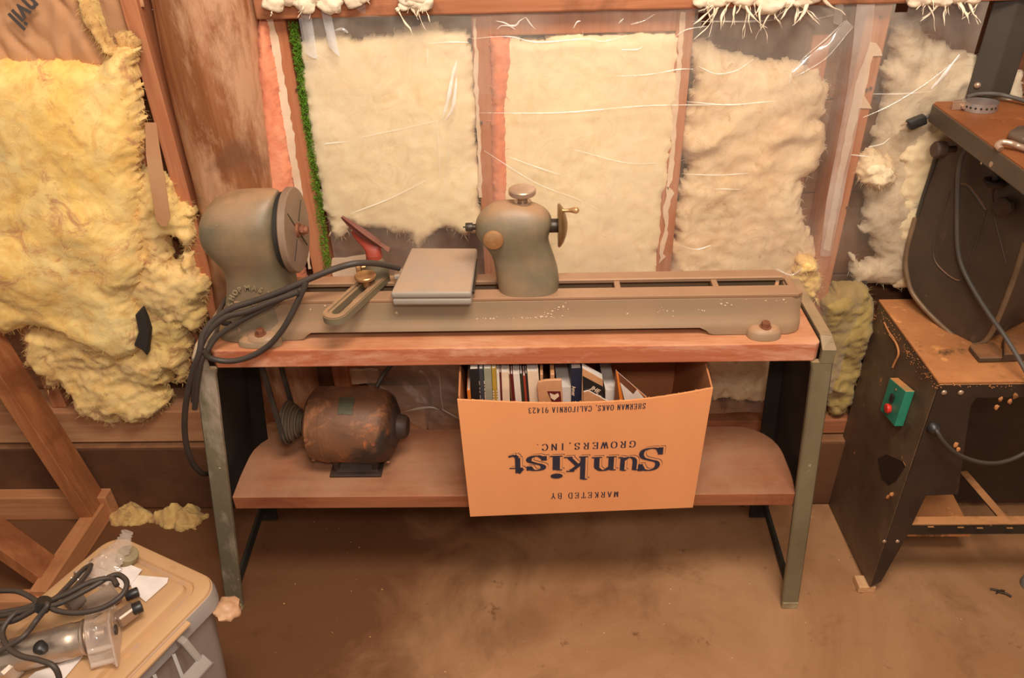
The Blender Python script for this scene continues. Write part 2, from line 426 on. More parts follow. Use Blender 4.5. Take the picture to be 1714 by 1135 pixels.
def floor_mat():
    m, nt, b = new_mat('stained_concrete')
    c = mix(nt, ramp(nt, ntex(nt, 2.2, 6, 0.62, (1, 1, 1), 0.8), 0.36, 0.66), lin((178, 132, 94)), lin((152, 106, 70)))
    c = mix(nt, ramp(nt, ntex(nt, 4.1, 8, 0.7, (1, 1, 1), 0.3, (4, 7, 0)), 0.53, 0.70, 0.6), c, lin((112, 70, 42)))
    # darker colour along the foot of the wall and at the left
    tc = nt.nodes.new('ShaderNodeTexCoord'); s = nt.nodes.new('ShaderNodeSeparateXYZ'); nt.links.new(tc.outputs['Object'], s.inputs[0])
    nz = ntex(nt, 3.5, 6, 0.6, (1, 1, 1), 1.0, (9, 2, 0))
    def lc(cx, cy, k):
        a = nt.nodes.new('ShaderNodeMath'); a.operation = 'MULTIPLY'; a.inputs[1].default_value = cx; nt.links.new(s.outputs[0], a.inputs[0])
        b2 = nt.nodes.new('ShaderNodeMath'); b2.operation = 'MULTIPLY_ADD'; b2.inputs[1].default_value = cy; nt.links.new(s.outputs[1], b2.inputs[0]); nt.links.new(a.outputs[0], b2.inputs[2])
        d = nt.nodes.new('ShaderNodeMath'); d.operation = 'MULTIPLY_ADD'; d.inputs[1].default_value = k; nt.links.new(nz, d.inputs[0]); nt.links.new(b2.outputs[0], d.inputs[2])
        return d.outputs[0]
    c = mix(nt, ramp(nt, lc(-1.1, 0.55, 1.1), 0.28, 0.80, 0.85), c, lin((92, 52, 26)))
    c = mix(nt, ramp(nt, ntex(nt, 14, 7, 0.7, (1, 1, 1), 0.2, (1, 8, 3)), 0.63, 0.70, 0.7), c, lin((84, 48, 26)))
    c = mix(nt, ramp(nt, ntex(nt, 60, 6, 0.75, (1, 1, 1), 0, (3, 3, 3)), 0.66, 0.74, 0.6), c, lin((206, 160, 118)))
    nt.links.new(c, b.inputs['Base Color']); b.inputs['Roughness'].default_value = 0.8; b.inputs['Specular IOR Level'].default_value = 0.25
    bn = nt.nodes.new('ShaderNodeBump'); bn.inputs['Strength'].default_value = 0.3; bn.inputs['Distance'].default_value = 0.003
    nt.links.new(ntex(nt, 60, 8, 0.7), bn.inputs['Height']); nt.links.new(bn.outputs[0], b.inputs['Normal'])
    return m
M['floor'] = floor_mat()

# ============================================================ SETTING
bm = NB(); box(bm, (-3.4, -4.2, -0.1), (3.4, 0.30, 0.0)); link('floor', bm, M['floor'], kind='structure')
wall = thing('wall_back', None, None, (0, 0.09, 0), kind='structure')
bz = [0.24, 0.46, 0.68, 0.90, 1.12, 1.34, 1.56, 1.78, 2.0, 2.2]
for a, b_ in zip(bz, bz[1:]):
    bm = NB(); box(bm, (-3.4, 0.092, a+0.002), (3.4, 0.112, b_-0.002), 0.002, 1); link('sheathing_board', bm, M['sheath'], wall)
bm = NB(); box(bm, (-3.4, -0.035, 0.0), (3.4, 0.14, 0.238), 0.008); link('concrete_curb', bm, M['curb'], wall)
bm = NB(); box(bm, (-3.4, -0.02, 0.245), (-0.30, 0.09, 0.352), 0.004); link('sill_plate', bm, M['stud_pale'], wall)
bm = NB(); box(bm, (-0.298, -0.01, 0.245), (3.4, 0.09, 0.292), 0.004); link('sill_plate', bm, M['plate'], wall)
bm = NB(); box(bm, (-0.54, -0.035, 1.340), (0.33, 0.09, 1.44), 0.004); link('cross_beam', bm, M['plate'], wall)
bm = NB(); box(bm, (0.333, -0.035, 1.340), (3.4, 0.09, 1.44), 0.004); link('cross_beam', bm, M['plate'], wall)
bm = NB(); box(bm, (-0.088, -0.002, 1.292), (0.288, 0.085, 1.336), 0.003); link('header_block', bm, M['stud'], wall)
def stud(x0, x1, z0, z1, y0=0.0, m='stud', lean=0.0):
    bm = NB(); box(bm, (x0, y0, z0), (x1, y0+0.09, z1), 0.002, 1)
    for v in bm.verts: v.co.x += lean*(v.co.z-z0)
    link('stud', bm, M[m], wall)
stud(-0.535, -0.494, 0.354, 1.338)
stud(-0.121, -0.083, 0.294, 1.338)
stud(0.288, 0.323, 0.294, 1.338)
stud(0.660, 0.708, 0.294, 1.338)
stud(1.10, 1.14, 0.294, 1.338)
stud(-0.905, -0.868, 0.354, 2.0, 0.01)
stud(-1.32, -1.28, 0.354, 2.0)
stud(-1.75, -1.71, 0.354, 2.0)
stud(1.52, 1.56, 0.294, 2.0)
bm = NB(); box(bm, (0.575, 0.035, 0.50), (0.612, 0.09, 1.27), 0.002, 1); link('nailer', bm, M['stud'], wall)
bm = NB(); box(bm, (-0.812, -0.012, 0.54), (-0.778, 0.05, 2.0), 0.002, 1); link('corner_batten', bm, M['stud'], wall)
# nails in the studs
bm = NB()
for px, py in ((1450, 150), (1457, 147), (1446, 310), (1418, 347), (1158, 96), (806, 205), (1474, 28), (497, 150), (530, 330)):
    p = onY(px, py, -0.001); cyl(bm, p, p+V((0, -0.004, 0)), 0.003, 8)
link('nail_heads', bm, plain('nail', (120, 90, 70), 0.4, 0.6), wall, kind='stuff')
# round timber post
bm = NB(); rings = []
for k in range(46):
    z = 0.354+k*0.042; r = []
    for a in range(40):
        t = PI+PI*a/39
        wob = 1+0.035*fbm(math.cos(t)*1.5, z*2.2, 3.1)+0.03*fbm(math.cos(t)*5, z*5, 1.1)
        cx = -0.678+0.062*(z-0.9)+0.003*math.sin(z*9); hw = 0.114+0.003*math.sin(z*5)
        r.append(bm.verts.new((cx+hw*wob*math.cos(t), 0.055+0.125*wob*math.sin(t)*1.0, z)))
    rings.append(r)
for A, B in zip(rings, rings[1:]):
    for a in range(39): bm.faces.new((A[a], A[a+1], B[a+1], B[a]))
    bm.faces.new((A[39], A[0], B[0], B[39]))
bm.faces.new(rings[0]); bm.faces.new(rings[-1])
link('log_post', bm, M['log'], wall, label='rough round timber post with worn brown face', smooth=True, angle=50)
# smears of pale glue on studs
def smear(pts, y, th=0.0025, m='glue', wig=0.004, seed=0):
    P = pxpoly(pts, y); out = []
    n = len(P)
    for i in range(n):
        a, b_ = V(P[i]), V(P[(i+1) % n]); L = (b_-a).length; k = max(1, int(L/0.012))
        for j in range(k):
            q = a.lerp(b_, j/k); w = wig*fbm(q.x*60+seed, q.y*60, 5.5, 3)
            out.append((q.x+w, y, q.y+w*0.6))
    bm = NB(); prism(bm, out, (0, -th, 0)); return bm
link('glue_strip', smear([(447, 30), (458, 30), (482, 160), (508, 330), (520, 450), (516, 450), (492, 300), (468, 160)], -0.001), M['glue'], wall)
link('glue_strip', smear([(1138, 20), (1147, 20), (1142, 90), (1133, 200), (1126, 300), (1116, 320), (1124, 200), (1134, 90)], -0.001, seed=3), M['glue'], wall)
link('glue_strip', smear([(1118, 310), (1128, 315), (1122, 350), (1112, 430), (1104, 440), (1110, 370)], -0.001, seed=5, wig=.007), M['glue'], wall)
link('glue_strip', smear([(1456, 70), (1466, 72), (1478, 92), (1460, 94), (1446, 160), (1458, 182), (1438, 180), (1410, 300), (1388, 420), (1378, 416), (1400, 300), (1432, 140)], -0.001, seed=7, wig=.002), M['glue'], wall)
link('glue_strip', smear([(793, 30), (797, 30), (799, 100), (803, 190), (807, 330), (802, 330), (797, 200), (793, 110)], -0.001, seed=9), M['glue'], wall)
link('glue_strip', smear([(556, 432), (630, 425), (636, 470), (556, 470)], 0.030, 0.01, seed=4, wig=.006), M['glue'], wall)
link('glue_strip', smear([(586, 617), (634, 617), (636, 636), (586, 640)], 0.03, 0.01, seed=4, wig=.004), M['glue'], wall)
# green moss along the stud
bm = NB(); rnd = random.Random(4)
edge = spline([onY(px, py, 0.0) for px, py in ((487, 40), (496, 100), (505, 170), (516, 240), (527, 320), (537, 390), (546, 450))], 30)
for p in edge:
    for k in range(26):
        q = p+V((rnd.uniform(-0.003, 0.013), rnd.uniform(-0.012, 0.010), rnd.uniform(-0.004, 0.004)))
        d = V((rnd.uniform(-1, 1), rnd.uniform(-1.4, 0.3), rnd.uniform(-1, 1))).normalized()*rnd.uniform(0.003, 0.008)
        s = V((rnd.uniform(-1, 1), rnd.uniform(-1, 1), rnd.uniform(-1, 1))).normalized()*0.0012
        bm.faces.new((bm.verts.new(q-s), bm.verts.new(q+s), bm.verts.new(q+d)))
link('moss_growth', bm, M['moss'], wall, label='thin line of bright green moss', kind='stuff')

# ============================================================ GLASS WOOL
def batt_thing(name, label, pts, y, th, m, group=None, **k):
    k.setdefault('fuzz', 260)
    return batt(name, pxpoly(pts, y), y+0.02, th+0.02, M[m], label=label, cat='insulation', group=group, **k)
batt_thing('insulation_batt', 'cream glass wool batt right of the mossy stud, behind the clear film',
    [(496, 66), (560, 54), (620, 62), (700, 44), (794, 52), (800, 160), (806, 260), (812, 384), (780, 398), (745, 380), (720, 400), (700, 420), (680, 400), (640, 385), (610, 388), (588, 378), (575, 400), (560, 405), (546, 380), (532, 330), (512, 200)],
    0.012, 0.016, 'cream', seed=1, lump=0.007, fine=0.0012, ridge=.15, lscale=4, edge=0.03, cell=0.007)
batt_thing('insulation_batt', 'brightest flat cream glass wool batt, filling the bay behind the tailstock',
    [(820, 56), (900, 62), (960, 50), (1040, 48), (1146, 48), (1142, 130), (1132, 250), (1118, 330), (1104, 470), (1075, 640), (1040, 650), (850, 650), (835, 500), (828, 300)],
    0.008, 0.014, 'cream', seed=2, lump=0.005, fine=0.0010, ridge=.15, lscale=4, edge=0.03, cell=0.007)
batt_thing('insulation_strip', 'salmon pink ragged strip of glass wool between the middle stud and the bright cream batt',
    [(818, 58), (856, 60), (858, 110), (846, 180), (848, 240), (852, 320), (845, 400), (826, 420), (822, 250)], -0.006, 0.012, 'pink', seed=3, lump=0.004, fine=.001, fuzz=60, rag=.004, cell=0.004, edge=0.02)
batt_thing('insulation_strip', 'salmon pink narrow strip of glass wool squeezed between timber post and mossy stud',
    [(430, 30), (450, 32), (470, 160), (496, 330), (512, 480), (470, 560), (450, 480), (455, 400), (440, 250), (430, 120)], -0.005, 0.014, 'pink', seed=4, lump=0.005, fine=.001, lscale=5, fuzz=60, rag=.004, cell=0.004, edge=0.02)
def folds(x, z): return 0.016*math.sin((z*1.0-0.35*x)*48+6*fbm(x*4, 2, z*4, 3))*max(0, min(1, (z-0.88)*8))*max(0, 0.5+1.2*fbm(x*5, 7, z*7, 2))
batt_thing('insulation_batt', 'lumpy tan batt with rumpled folds, sagging below a brown gap in the third bay',
    [(1152, 72), (1195, 66), (1230, 90), (1300, 98), (1345, 100), (1375, 125), (1392, 160), (1386, 190), (1375, 200), (1392, 215), (1388, 250), (1370, 285), (1345, 305), (1340, 320), (1352, 370), (1366, 400), (1380, 440), (1345, 480), (1120, 480), (1126, 350), (1148, 270), (1130, 230), (1150, 190), (1160, 140)],
    0.022, 0.022, 'cream_b', seed=5, lump=0.014, fine=0.002, lscale=5, edge=0.05, cell=0.006, extra=lambda x, z: 0.6*folds(x, z))
batt_thing('insulation_tuft', 'bright yellow tuft of glass wool between the lathe bed end and right stud',
    [(1325, 425), (1350, 428), (1372, 445), (1378, 475), (1368, 505), (1345, 500), (1322, 470)], -0.012, 0.014, 'yellow', seed=6, cell=0.004, edge=0.02)
batt_thing('insulation_batt', 'greyish wool batt in the last bay, left of the bandsaw column',
    [(1500, 30), (1530, 32), (1560, 70), (1610, 90), (1690, 100), (1714, 130), (1714, 470), (1600, 480), (1430, 475), (1420, 440), (1440, 380), (1462, 230), (1480, 120)],
    0.02, 0.018, 'grey_wool', seed=7, lump=0.022, fine=0.0025, lscale=5, edge=0.06, cell=0.007, holes=[pxpoly([(1432, 395), (1452, 390), (1462, 430), (1440, 436), (1425, 420)], 0.02)])
batt_thing('insulation_tuft', 'pinkish ball of wool on the grey batt, left of the bandsaw knob',
    [(1440, 268), (1460, 252), (1490, 256), (1505, 280), (1500, 305), (1470, 320), (1445, 305), (1434, 290)], -0.005, 0.026, 'cream_b', seed=8, cell=0.004, edge=0.035)
batt_thing('insulation_batt', 'pale smooth upright flap of wool directly behind the bandsaw housing',
    [(1505, 262), (1545, 215), (1600, 205), (1640, 300), (1600, 480), (1500, 484), (1496, 420), (1500, 350)], -0.002, 0.016, 'cream', seed=9, lump=0.008, cell=0.006, edge=0.04)
batt_thing('insulation_batt', 'olive yellow batt hanging between the bench end and black cabinet',
    [(1372, 500), (1400, 480), (1450, 478), (1470, 520), (1450, 600), (1420, 690), (1392, 700), (1375, 640), (1365, 560)], -0.005, 0.016, 'olive_wool', seed=10, lump=0.02, cell=0.006, edge=0.03)
batt_thing('insulation_batt', 'pale batt under the right end of the bench, beside the carton',
    [(1180, 560), (1300, 560), (1300, 668), (1240, 674), (1215, 668), (1188, 672)], 0.012, 0.012, 'cream_b', seed=11, lump=0.006, cell=0.006, edge=0.02)
def edge_tear(x, z): return 0.03*max(0, fbm(x*4, 7, z*4, 2))
batt_thing('insulation_batt', 'big bright yellow batt peeling off the wall at far left below the kraft paper',
    [(-40, 92), (60, 96), (165, 101), (182, 86), (205, 72), (228, 80), (233, 130), (238, 185), (240, 240), (228, 290), (240, 330), (236, 380), (244, 430), (240, 470), (225, 500), (242, 540), (244, 580), (225, 592), (200, 600), (180, 588), (140, 574), (95, 552), (45, 545), (8, 562), (-5, 545), (-40, 520)],
    -0.055, 0.040, 'yellow', seed=12, lump=0.015, fine=0.0014, edge=0.05, rag=0.008, cell=0.0055, extra=edge_tear, lscale=3.8, ridge=0.35, fuzz=1600)
batt_thing('insulation_batt', 'torn shaggy faded yellow batt hanging lower, partly behind the big yellow one',
    [(225, 270), (262, 290), (300, 320), (322, 345), (330, 385), (322, 420), (345, 460), (352, 500), (342, 540), (326, 560), (322, 610), (306, 655), (300, 640), (288, 610), (290, 660), (268, 690), (246, 700), (232, 700), (205, 690), (190, 706), (160, 700), (140, 690), (124, 660), (100, 640), (86, 645), (70, 618), (50, 600), (44, 570), (60, 545), (150, 520)],
    -0.02, 0.034, 'yellow_b', seed=13, lump=0.022, fine=0.0028, ridge=0.5, fuzz=3200, lscale=6, edge=0.04, rag=0.018, cell=0.0055,
    holes=[pxpoly([(290, 405), (302, 400), (306, 430), (296, 442), (288, 436)], -0.02), pxpoly([(318, 545), (332, 548), (330, 572), (316, 566)], -0.02),
           pxpoly([(276, 642), (298, 640), (302, 662), (284, 668)], -0.02)])
batt_thing('insulation_strip', 'twisted narrow yellow ribbon of wool hanging down in front of the kraft paper',
    [(122, -10), (152, -10), (166, 30), (180, 70), (196, 95), (176, 92), (160, 72), (136, 35)], -0.075, 0.012, 'yellow_d', seed=14, rag=.003, lump=0.004, cell=0.004, edge=0.015)
batt_thing('insulation_tuft', 'small pale olive tuft tucked behind the top corner of the big yellow batt',
    [(195, 64), (212, 56), (226, 68), (230, 92), (200, 95)], -0.045, 0.012, 'yellow_d', seed=15, lump=0.01, cell=0.004, edge=0.015)
# black felt lump inside the torn batt
bm = NB(); pts = [onY(a, b_, -0.065) for a, b_ in ((232, 520), (242, 510), (250, 528), (256, 548), (252, 588), (244, 578), (230, 570), (238, 548))]
prism(bm, pts, (0, -0.022, 0), 0.003); link('tar_paper_scrap', bm, plain('tar_paper', (48, 40, 34), 0.8), label='jagged black scrap of tar paper stuck in the torn yellow batts', cat='paper')
# scraps fallen at the foot of the wall
def scrap(label, cx, cy, rx, ry, seed, m='yellow_d', zb=0.0, hh=0.03, name='insulation_scrap', nn=34):
    """a heap: height field on the ground"""
    bm = NB(); g = {}; c = V((cx, cy))
    for i in range(nn+1):
        for j in range(nn+1):
            u, v = i/nn*2-1, j/nn*2-1; x, y = cx+u*rx*1.2, cy+v*ry*1.2
            d = 1-math.hypot(u*1.2, v*1.2)+0.45*fbm(x*16+seed, y*16, 2.2, 3)
            if d > 0: g[(i, j)] = bm.verts.new((x, y, zb+0.002+hh*min(1, d*2.2)*(0.75+0.6*fbm(x*26, y*26, seed, 4))))
    for (i, j) in list(g):
        q = [(i, j), (i+1, j), (i+1, j+1), (i, j+1)]
        if all(k in g for k in q): bm.faces.new([g[k] for k in q])
    for v in [v for v in bm.verts if not v.link_faces]: bm.verts.remove(v)
    bs = [e for e in bm.edges if len(e.link_faces) == 1]
    r = bmesh.ops.extrude_edge_only(bm, edges=bs)
    for q in r['geom']:
        if isinstance(q, bmesh.types.BMVert): q.co.z = zb
    return link(name, bm, M[m], label=label, cat='insulation', smooth=True, angle=180)
scrap('yellow wool scrap on the floor just left of the bench leg', -1.03, -0.075, 0.085, 0.05, 3, hh=0.05, nn=44)
scrap('smaller yellow wool scrap on the floor next to the trestle corner', -1.19, -0.07, 0.07, 0.04, 7, hh=0.045, nn=40)
scrap('tiny crumb of yellow wool between trestle and tote', -1.12, -0.26, 0.02, 0.012, 11, hh=0.008, nn=14)
scrap('crumb of pale wool on the dark floor inside the trestle', -1.30, -0.14, 0.018, 0.010, 14, hh=0.007, nn=14)
scrap('pale wisp of wool lying against the inside of the trestle foot', -1.275, -0.235, 0.016, 0.026, 19, 'cream_b', hh=0.02, nn=16)

# kraft paper facing, crumpled, with its print
def crumple(name, pts, y, amp, m, seed, cell=0.010, **kw):
    P = pxpoly(pts, y); A = np.array(P); x0, z0 = A.min(0); x1, z1 = A.max(0); nx = int((x1-x0)/cell)+2; nz = int((z1-z0)/cell)+2
    gx, gz = np.meshgrid(np.linspace(x0, x1, nx), np.linspace(z0, z1, nz), indexing='ij'); D = inside_dist(P, gx, gz)
    bm = NB(); g = {}
    for i in range(nx):
        for j in range(nz):
            if D[i, j] > -cell*0.5:
                x, z = gx[i, j], gz[i, j]
                v = noise.voronoi(V((x*18+seed+fbm(x*9, 5, z*9, 2)*.6, 1.3, z*11)))[0]
                g[(i, j)] = bm.verts.new((x, y-amp*(v[1]-v[0])*1.0+amp*abs(fbm(x*7+seed, 1, z*5, 3))*0.7, z))
    for (i, j) in list(g):
        q = [(i, j), (i+1, j), (i+1, j+1), (i, j+1)]
        if all(k in g for k in q): bm.faces.new([g[k] for k in q])
    o = link(name, bm, M[m], smooth=True, angle=180, **kw)
    s = o.modifiers.new('thickness', 'SOLIDIFY'); s.thickness = 0.001
    return o
kp = crumple('kraft_paper_sheet', [(-60, -40), (128, -40), (140, 30), (172, 80), (185, 110), (-60, 120)], -0.056, 0.020, 'paper', 2.0, cell=0.006,
        label='crumpled brown kraft paper facing with part of a black printed name, top left', cat='paper')
crumple('kraft_paper_sheet', [(150, -40), (236, -40), (240, 60), (236, 130), (190, 120), (165, 60)], 0.0, 0.012, 'paper', 6.0,
        label='narrow darker kraft paper sheet behind the yellow ribbon of wool', cat='paper')
bm = NB(); pp = [onY(a, b_, -0.10) for a, b_ in ((243, 205), (262, 205), (268, 250), (278, 310), (285, 365), (280, 378), (270, 378), (262, 368), (252, 310), (245, 260))]
prism(bm, pp, (0, -0.0015, 0)); link('paper_flap', bm, M['paper'], label='rounded tongue of brown paper hanging between yellow batt and timber post', cat='paper')
# ============================================================ LETTERING (thick-and-thin roman strokes, and plain text)
SER = {  # strokes in a unit box: polylines; ('s', x, y) = serif tick at x on height y
 'G': [[(.92,.78),(.75,.95),(.5,1),(.25,.92),(.08,.7),(.05,.5),(.08,.3),(.25,.08),(.5,0),(.75,.05),(.88,.15),(.88,.45)],[(.62,.45),(1,.45)],[(.92,.98),(.92,.72)]],
 'R': [[(.2,0),(.2,1)],[(.2,1),(.6,1),(.8,.9),(.83,.75),(.78,.58),(.6,.5),(.2,.5)],[(.5,.5),(.9,0),(1,0)],[(.05,0),(.36,0)],[(.05,1),(.25,1)]],
 'O': [[(.5,1),(.22,.92),(.06,.7),(.03,.5),(.06,.3),(.22,.08),(.5,0),(.78,.08),(.94,.3),(.97,.5),(.94,.7),(.78,.92),(.5,1)]],
 'W': [[(0,1),(.28,0),(.52,.9)],[(.44,1),(.72,0),(1,1)],[(-.08,1),(.14,1)],[(.36,1),(.58,1)],[(.88,1),(1.08,1)]],
 'E': [[(.2,0),(.2,1)],[(.05,1),(.85,1),(.85,.8)],[(.2,.52),(.65,.52)],[(.65,.62),(.65,.42)],[(.05,0),(.9,0),(.9,.22)]],
 'S': [[(.8,.8),(.68,.96),(.48,1),(.25,.92),(.17,.75),(.28,.6),(.5,.52),(.75,.42),(.86,.25),(.76,.08),(.5,0),(.25,.04),(.14,.2)],[(.8,1),(.8,.72)],[(.14,0),(.14,.28)]],
 'I': [[(.5,0),(.5,1)],[(.32,0),(.68,0)],[(.32,1),(.68,1)]],
 'N': [[(.15,0),(.15,1),(.85,0),(.85,1)],[(0,0),(.3,0)],[(0,1),(.2,1)],[(.7,1),(1,1)]],
 'C': [[(.9,.78),(.75,.95),(.5,1),(.25,.92),(.08,.7),(.05,.5),(.08,.3),(.25,.08),(.5,0),(.78,.06),(.92,.24)],[(.9,.98),(.9,.7)]],
 'M': [[(.12,0),(.12,1),(.5,.08),(.88,1),(.88,0)],[(0,0),(.26,0)],[(0,1),(.16,1)],[(.84,1),(1,1)],[(.74,0),(1,0)]],
 'A': [[(.1,0),(.5,1),(.9,0)],[(.25,.36),(.75,.36)],[(-.02,0),(.24,0)],[(.74,0),(1.02,0)]],
 'K': [[(.2,0),(.2,1)],[(.2,.42),(.8,1)],[(.4,.6),(.88,0)],[(.05,0),(.36,0)],[(.05,1),(.36,1)],[(.65,1),(.95,1)],[(.74,0),(1.02,0)]],
 'T': [[(.5,0),(.5,1)],[(.05,.8),(.05,1),(.95,1),(.95,.8)],[(.34,0),(.66,0)]],
 'D': [[(.18,0),(.18,1),(.55,1),(.82,.88),(.95,.65),(.95,.35),(.82,.12),(.55,0),(.18,0)],[(.04,0),(.2,0)],[(.04,1),(.2,1)]],
 'B': [[(.18,0),(.18,1),(.6,1),(.78,.9),(.8,.75),(.72,.58),(.5,.53),(.2,.53)],[(.5,.53),(.78,.46),(.88,.28),(.8,.08),(.6,0),(.18,0)],[(.04,0),(.2,0)],[(.04,1),(.2,1)]],
 'Y': [[(.08,1),(.5,.48),(.92,1)],[(.5,.48),(.5,0)],[(.34,0),(.66,0)],[(-.05,1),(.22,1)],[(.78,1),(1.05,1)]],
 'H': [[(.18,0),(.18,1)],[(.82,0),(.82,1)],[(.18,.52),(.82,.52)],[(.04,0),(.34,0)],[(.04,1),(.34,1)],[(.66,0),(.96,0)],[(.66,1),(.96,1)]],
 'L': [[(.2,1),(.2,0),(.88,0),(.88,.25)],[(.05,1),(.36,1)],[(.05,0),(.2,0)]],
 'F': [[(.2,0),(.2,1)],[(.05,1),(.85,1),(.85,.78)],[(.2,.52),(.62,.52)],[(.05,0),(.36,0)]],
 'P': [[(.2,0),(.2,1)],[(.2,1),(.6,1),(.82,.88),(.85,.72),(.78,.55),(.6,.47),(.2,.47)],[(.05,0),(.36,0)],[(.05,1),(.25,1)]],
 'J': [[(.65,1),(.65,.2),(.5,.02),(.3,.02),(.2,.2)],[(.48,1),(.82,1)]],
 '.': [[(.15,0),(.15,.08)]], ',': [[(.18,.08),(.12,-.14)]], ' ': [],
 '9': [[(.85,.7),(.8,.9),(.5,1),(.2,.9),(.15,.7),(.2,.5),(.5,.42),(.78,.5),(.85,.7),(.8,.3),(.62,.06),(.25,0)]],
 '1': [[(.28,.82),(.5,1),(.5,0)],[(.3,0),(.7,0)]], '4': [[(.7,0),(.7,1),(.1,.28),(.95,.28)]],
 '2': [[(.15,.78),(.25,.95),(.5,1),(.75,.92),(.82,.72),(.7,.5),(.15,0),(.85,0),(.85,.15)]],
 '3': [[(.15,.82),(.3,.97),(.6,.98),(.78,.82),(.72,.6),(.45,.52),(.72,.46),(.85,.28),(.72,.06),(.4,0),(.12,.14)]],
}
# lower-case letters of the big name; x height .62, drawn as outlines of strokes too: (polyline, heavy)
LOW = {
 'S': (.86, [[(.78,.80),(.66,.96),(.46,1.0),(.24,.93),(.15,.77),(.22,.62),(.46,.53),(.70,.43),(.80,.26),(.72,.08),(.46,0),(.22,.04),(.10,.20)],[(.80,1.02),(.80,.70)],[(.08,-.02),(.08,.30)]]),
 'u': (.80, [[(.17,.62),(.17,.18),(.28,.03),(.42,.02),(.60,.16)],[(.60,.62),(.60,.0)],[(.02,.62),(.18,.62)],[(.46,.62),(.60,.62)],[(.60,0),(.76,0)]]),
 'n': (.82, [[(.17,0),(.17,.62)],[(.19,.48),(.32,.60),(.46,.62),(.58,.50),(.60,.36),(.60,0)],[(.02,.62),(.18,.62)],[(.02,0),(.32,0)],[(.46,0),(.76,0)]]),
 'k': (.80, [[(.17,0),(.17,1.0)],[(.20,.26),(.56,.62)],[(.32,.40),(.62,0)],[(.02,1.0),(.18,1.0)],[(.02,0),(.30,0)],[(.44,.62),(.70,.62)],[(.50,0),(.78,0)]]),
 'i': (.40, [[(.18,0),(.18,.62)],[(.03,.62),(.18,.62)],[(.03,0),(.34,0)]]),
 's': (.58, [[(.47,.50),(.38,.61),(.26,.63),(.12,.58),(.08,.47),(.16,.38),(.32,.31),(.47,.22),(.48,.10),(.38,.01),(.22,-.01),(.08,.10)],[(.48,.63),(.48,.44)],[(.06,0),(.06,.2)]]),
 't': (.52, [[(.20,.86),(.20,.14),(.30,.01),(.48,.08)],[(.04,.62),(.46,.62)],[(.06,.64),(.20,.86)]]),
}
def stroke_poly(bm, pts, heavy, thin, place, nsm=5):
    """nib stroke: wide where the pen travels up or down, hairline where it travels sideways"""
    P = spline([V((x, y, 0)) for x, y in pts], nsm) if len(pts) > 4 else [V((x, y, 0)) for x, y in pts]
    L, Rr = [], []
    n = len(P)
    if n > 2 and len(pts) <= 4:                                   # corners: separate straight strokes
        for a, b_ in zip(pts, pts[1:]): stroke_poly(bm, [a, b_], heavy, thin, place)
        return
    for i in range(n):
        t = (P[min(i+1, n-1)]-P[max(i-1, 0)]).normalized(); w = thin+(heavy-thin)*abs(t.y)**1.3
        nn = V((-t.y, t.x, 0))*(w/2); L.append(P[i]+nn); Rr.append(P[i]-nn)
    for i in range(n-1):
        try: bm.faces.new([bm.verts.new(place(q.x, q.y)) for q in (L[i], L[i+1], Rr[i+1], Rr[i])])
        except ValueError: pass

def roman(bm, text, w, h, place, gap=0.25, heavy=0.16, thin=0.06):
    """capitals fitted to w x h; place(x, y) maps text plane metres to world"""
    adv = [0.5 if c in ' ,.' else (0.75 if c == 'I' else 1.0) for c in text]
    tot = sum(adv)+gap*(len(text)-1); k = w/tot; x = 0
    for c, a in zip(text, adv):
        off = -0.12 if c == 'I' else 0
        for st in SER.get(c, []):
            pts = [((x+off+px*(0.9 if c != 'W' else 1.0))*k, py*h) for px, py in st]
            stroke_poly(bm, pts, heavy*h, thin*h, place)
        x += a+gap
def text_mesh(bm, s, size, Mx, extr=0.0, shear=0, bold=0.0, space=1.0):
    cu = bpy.data.curves.new('t', 'FONT'); cu.body = s; cu.size = size; cu.extrude = extr; cu.offset = bold; cu.shear = shear; cu.space_character = space
    cu.resolution_u = 3
    o = bpy.data.objects.new('t', cu); COL.objects.link(o); dg = bpy.context.evaluated_depsgraph_get()
    me = bpy.data.meshes.new_from_object(o.evaluated_get(dg)); me.transform(Mx); bm.from_mesh(me)
    bpy.data.objects.remove(o); bpy.data.curves.remove(cu); bpy.data.meshes.remove(me)
    return bm
def axes(o, x, y):
    x, y = V(x).normalized(), V(y).normalized(); z = x.cross(y)
    m = Matrix((x, y, z)).transposed().to_4x4(); m.translation = V(o); return m

# printed name on the kraft paper, upside down on a slant
q0, q1 = onY(52, 0, -0.083), onY(10, 45, -0.083); dx = (q1-q0).normalized(); dy = V((0, -1, 0)).cross(dx)
bm = NB(); text_mesh(bm, 'nvil', 0.050, axes(onY(48, -12, -0.080), dx, -dy if dy.z > 0 else dy), bold=0.0012, extr=0.0004)
link('printed_letters', bm, M['ink_faded'], kp)

# ============================================================ CLEAR FILM OVER THE STUDS
def film_y(x, z): return -0.030-0.007*fbm(x*3.1, 4.2, z*2.3, 3)-0.0025*fbm(x*14, 6.2, z*9, 3)
FP = pxpoly([(498, -25), (1060, -30), (1662, -30), (1618, 150), (1600, 240), (1590, 470), (1450, 472), (1432, 540), (1400, 640), (1370, 700), (1300, 690), (1185, 690), (800, 704), (640, 700), (572, 540), (560, 440), (526, 240)], -0.03)
A = np.array(FP); cell = 0.008
gx, gz = np.meshgrid(np.arange(A[:, 0].min(), min(A[:, 0].max(), 1.45), cell), np.arange(A[:, 1].min(), A[:, 1].max(), cell), indexing='ij'); D = inside_dist(FP, gx, gz)
HOLES = [(pxpoly([(1168, 22), (1180, 18), (1192, 30), (1186, 42), (1172, 36)], -.03)), (pxpoly([(1492, 6), (1520, 2), (1518, 16), (1505, 22)], -.03))]
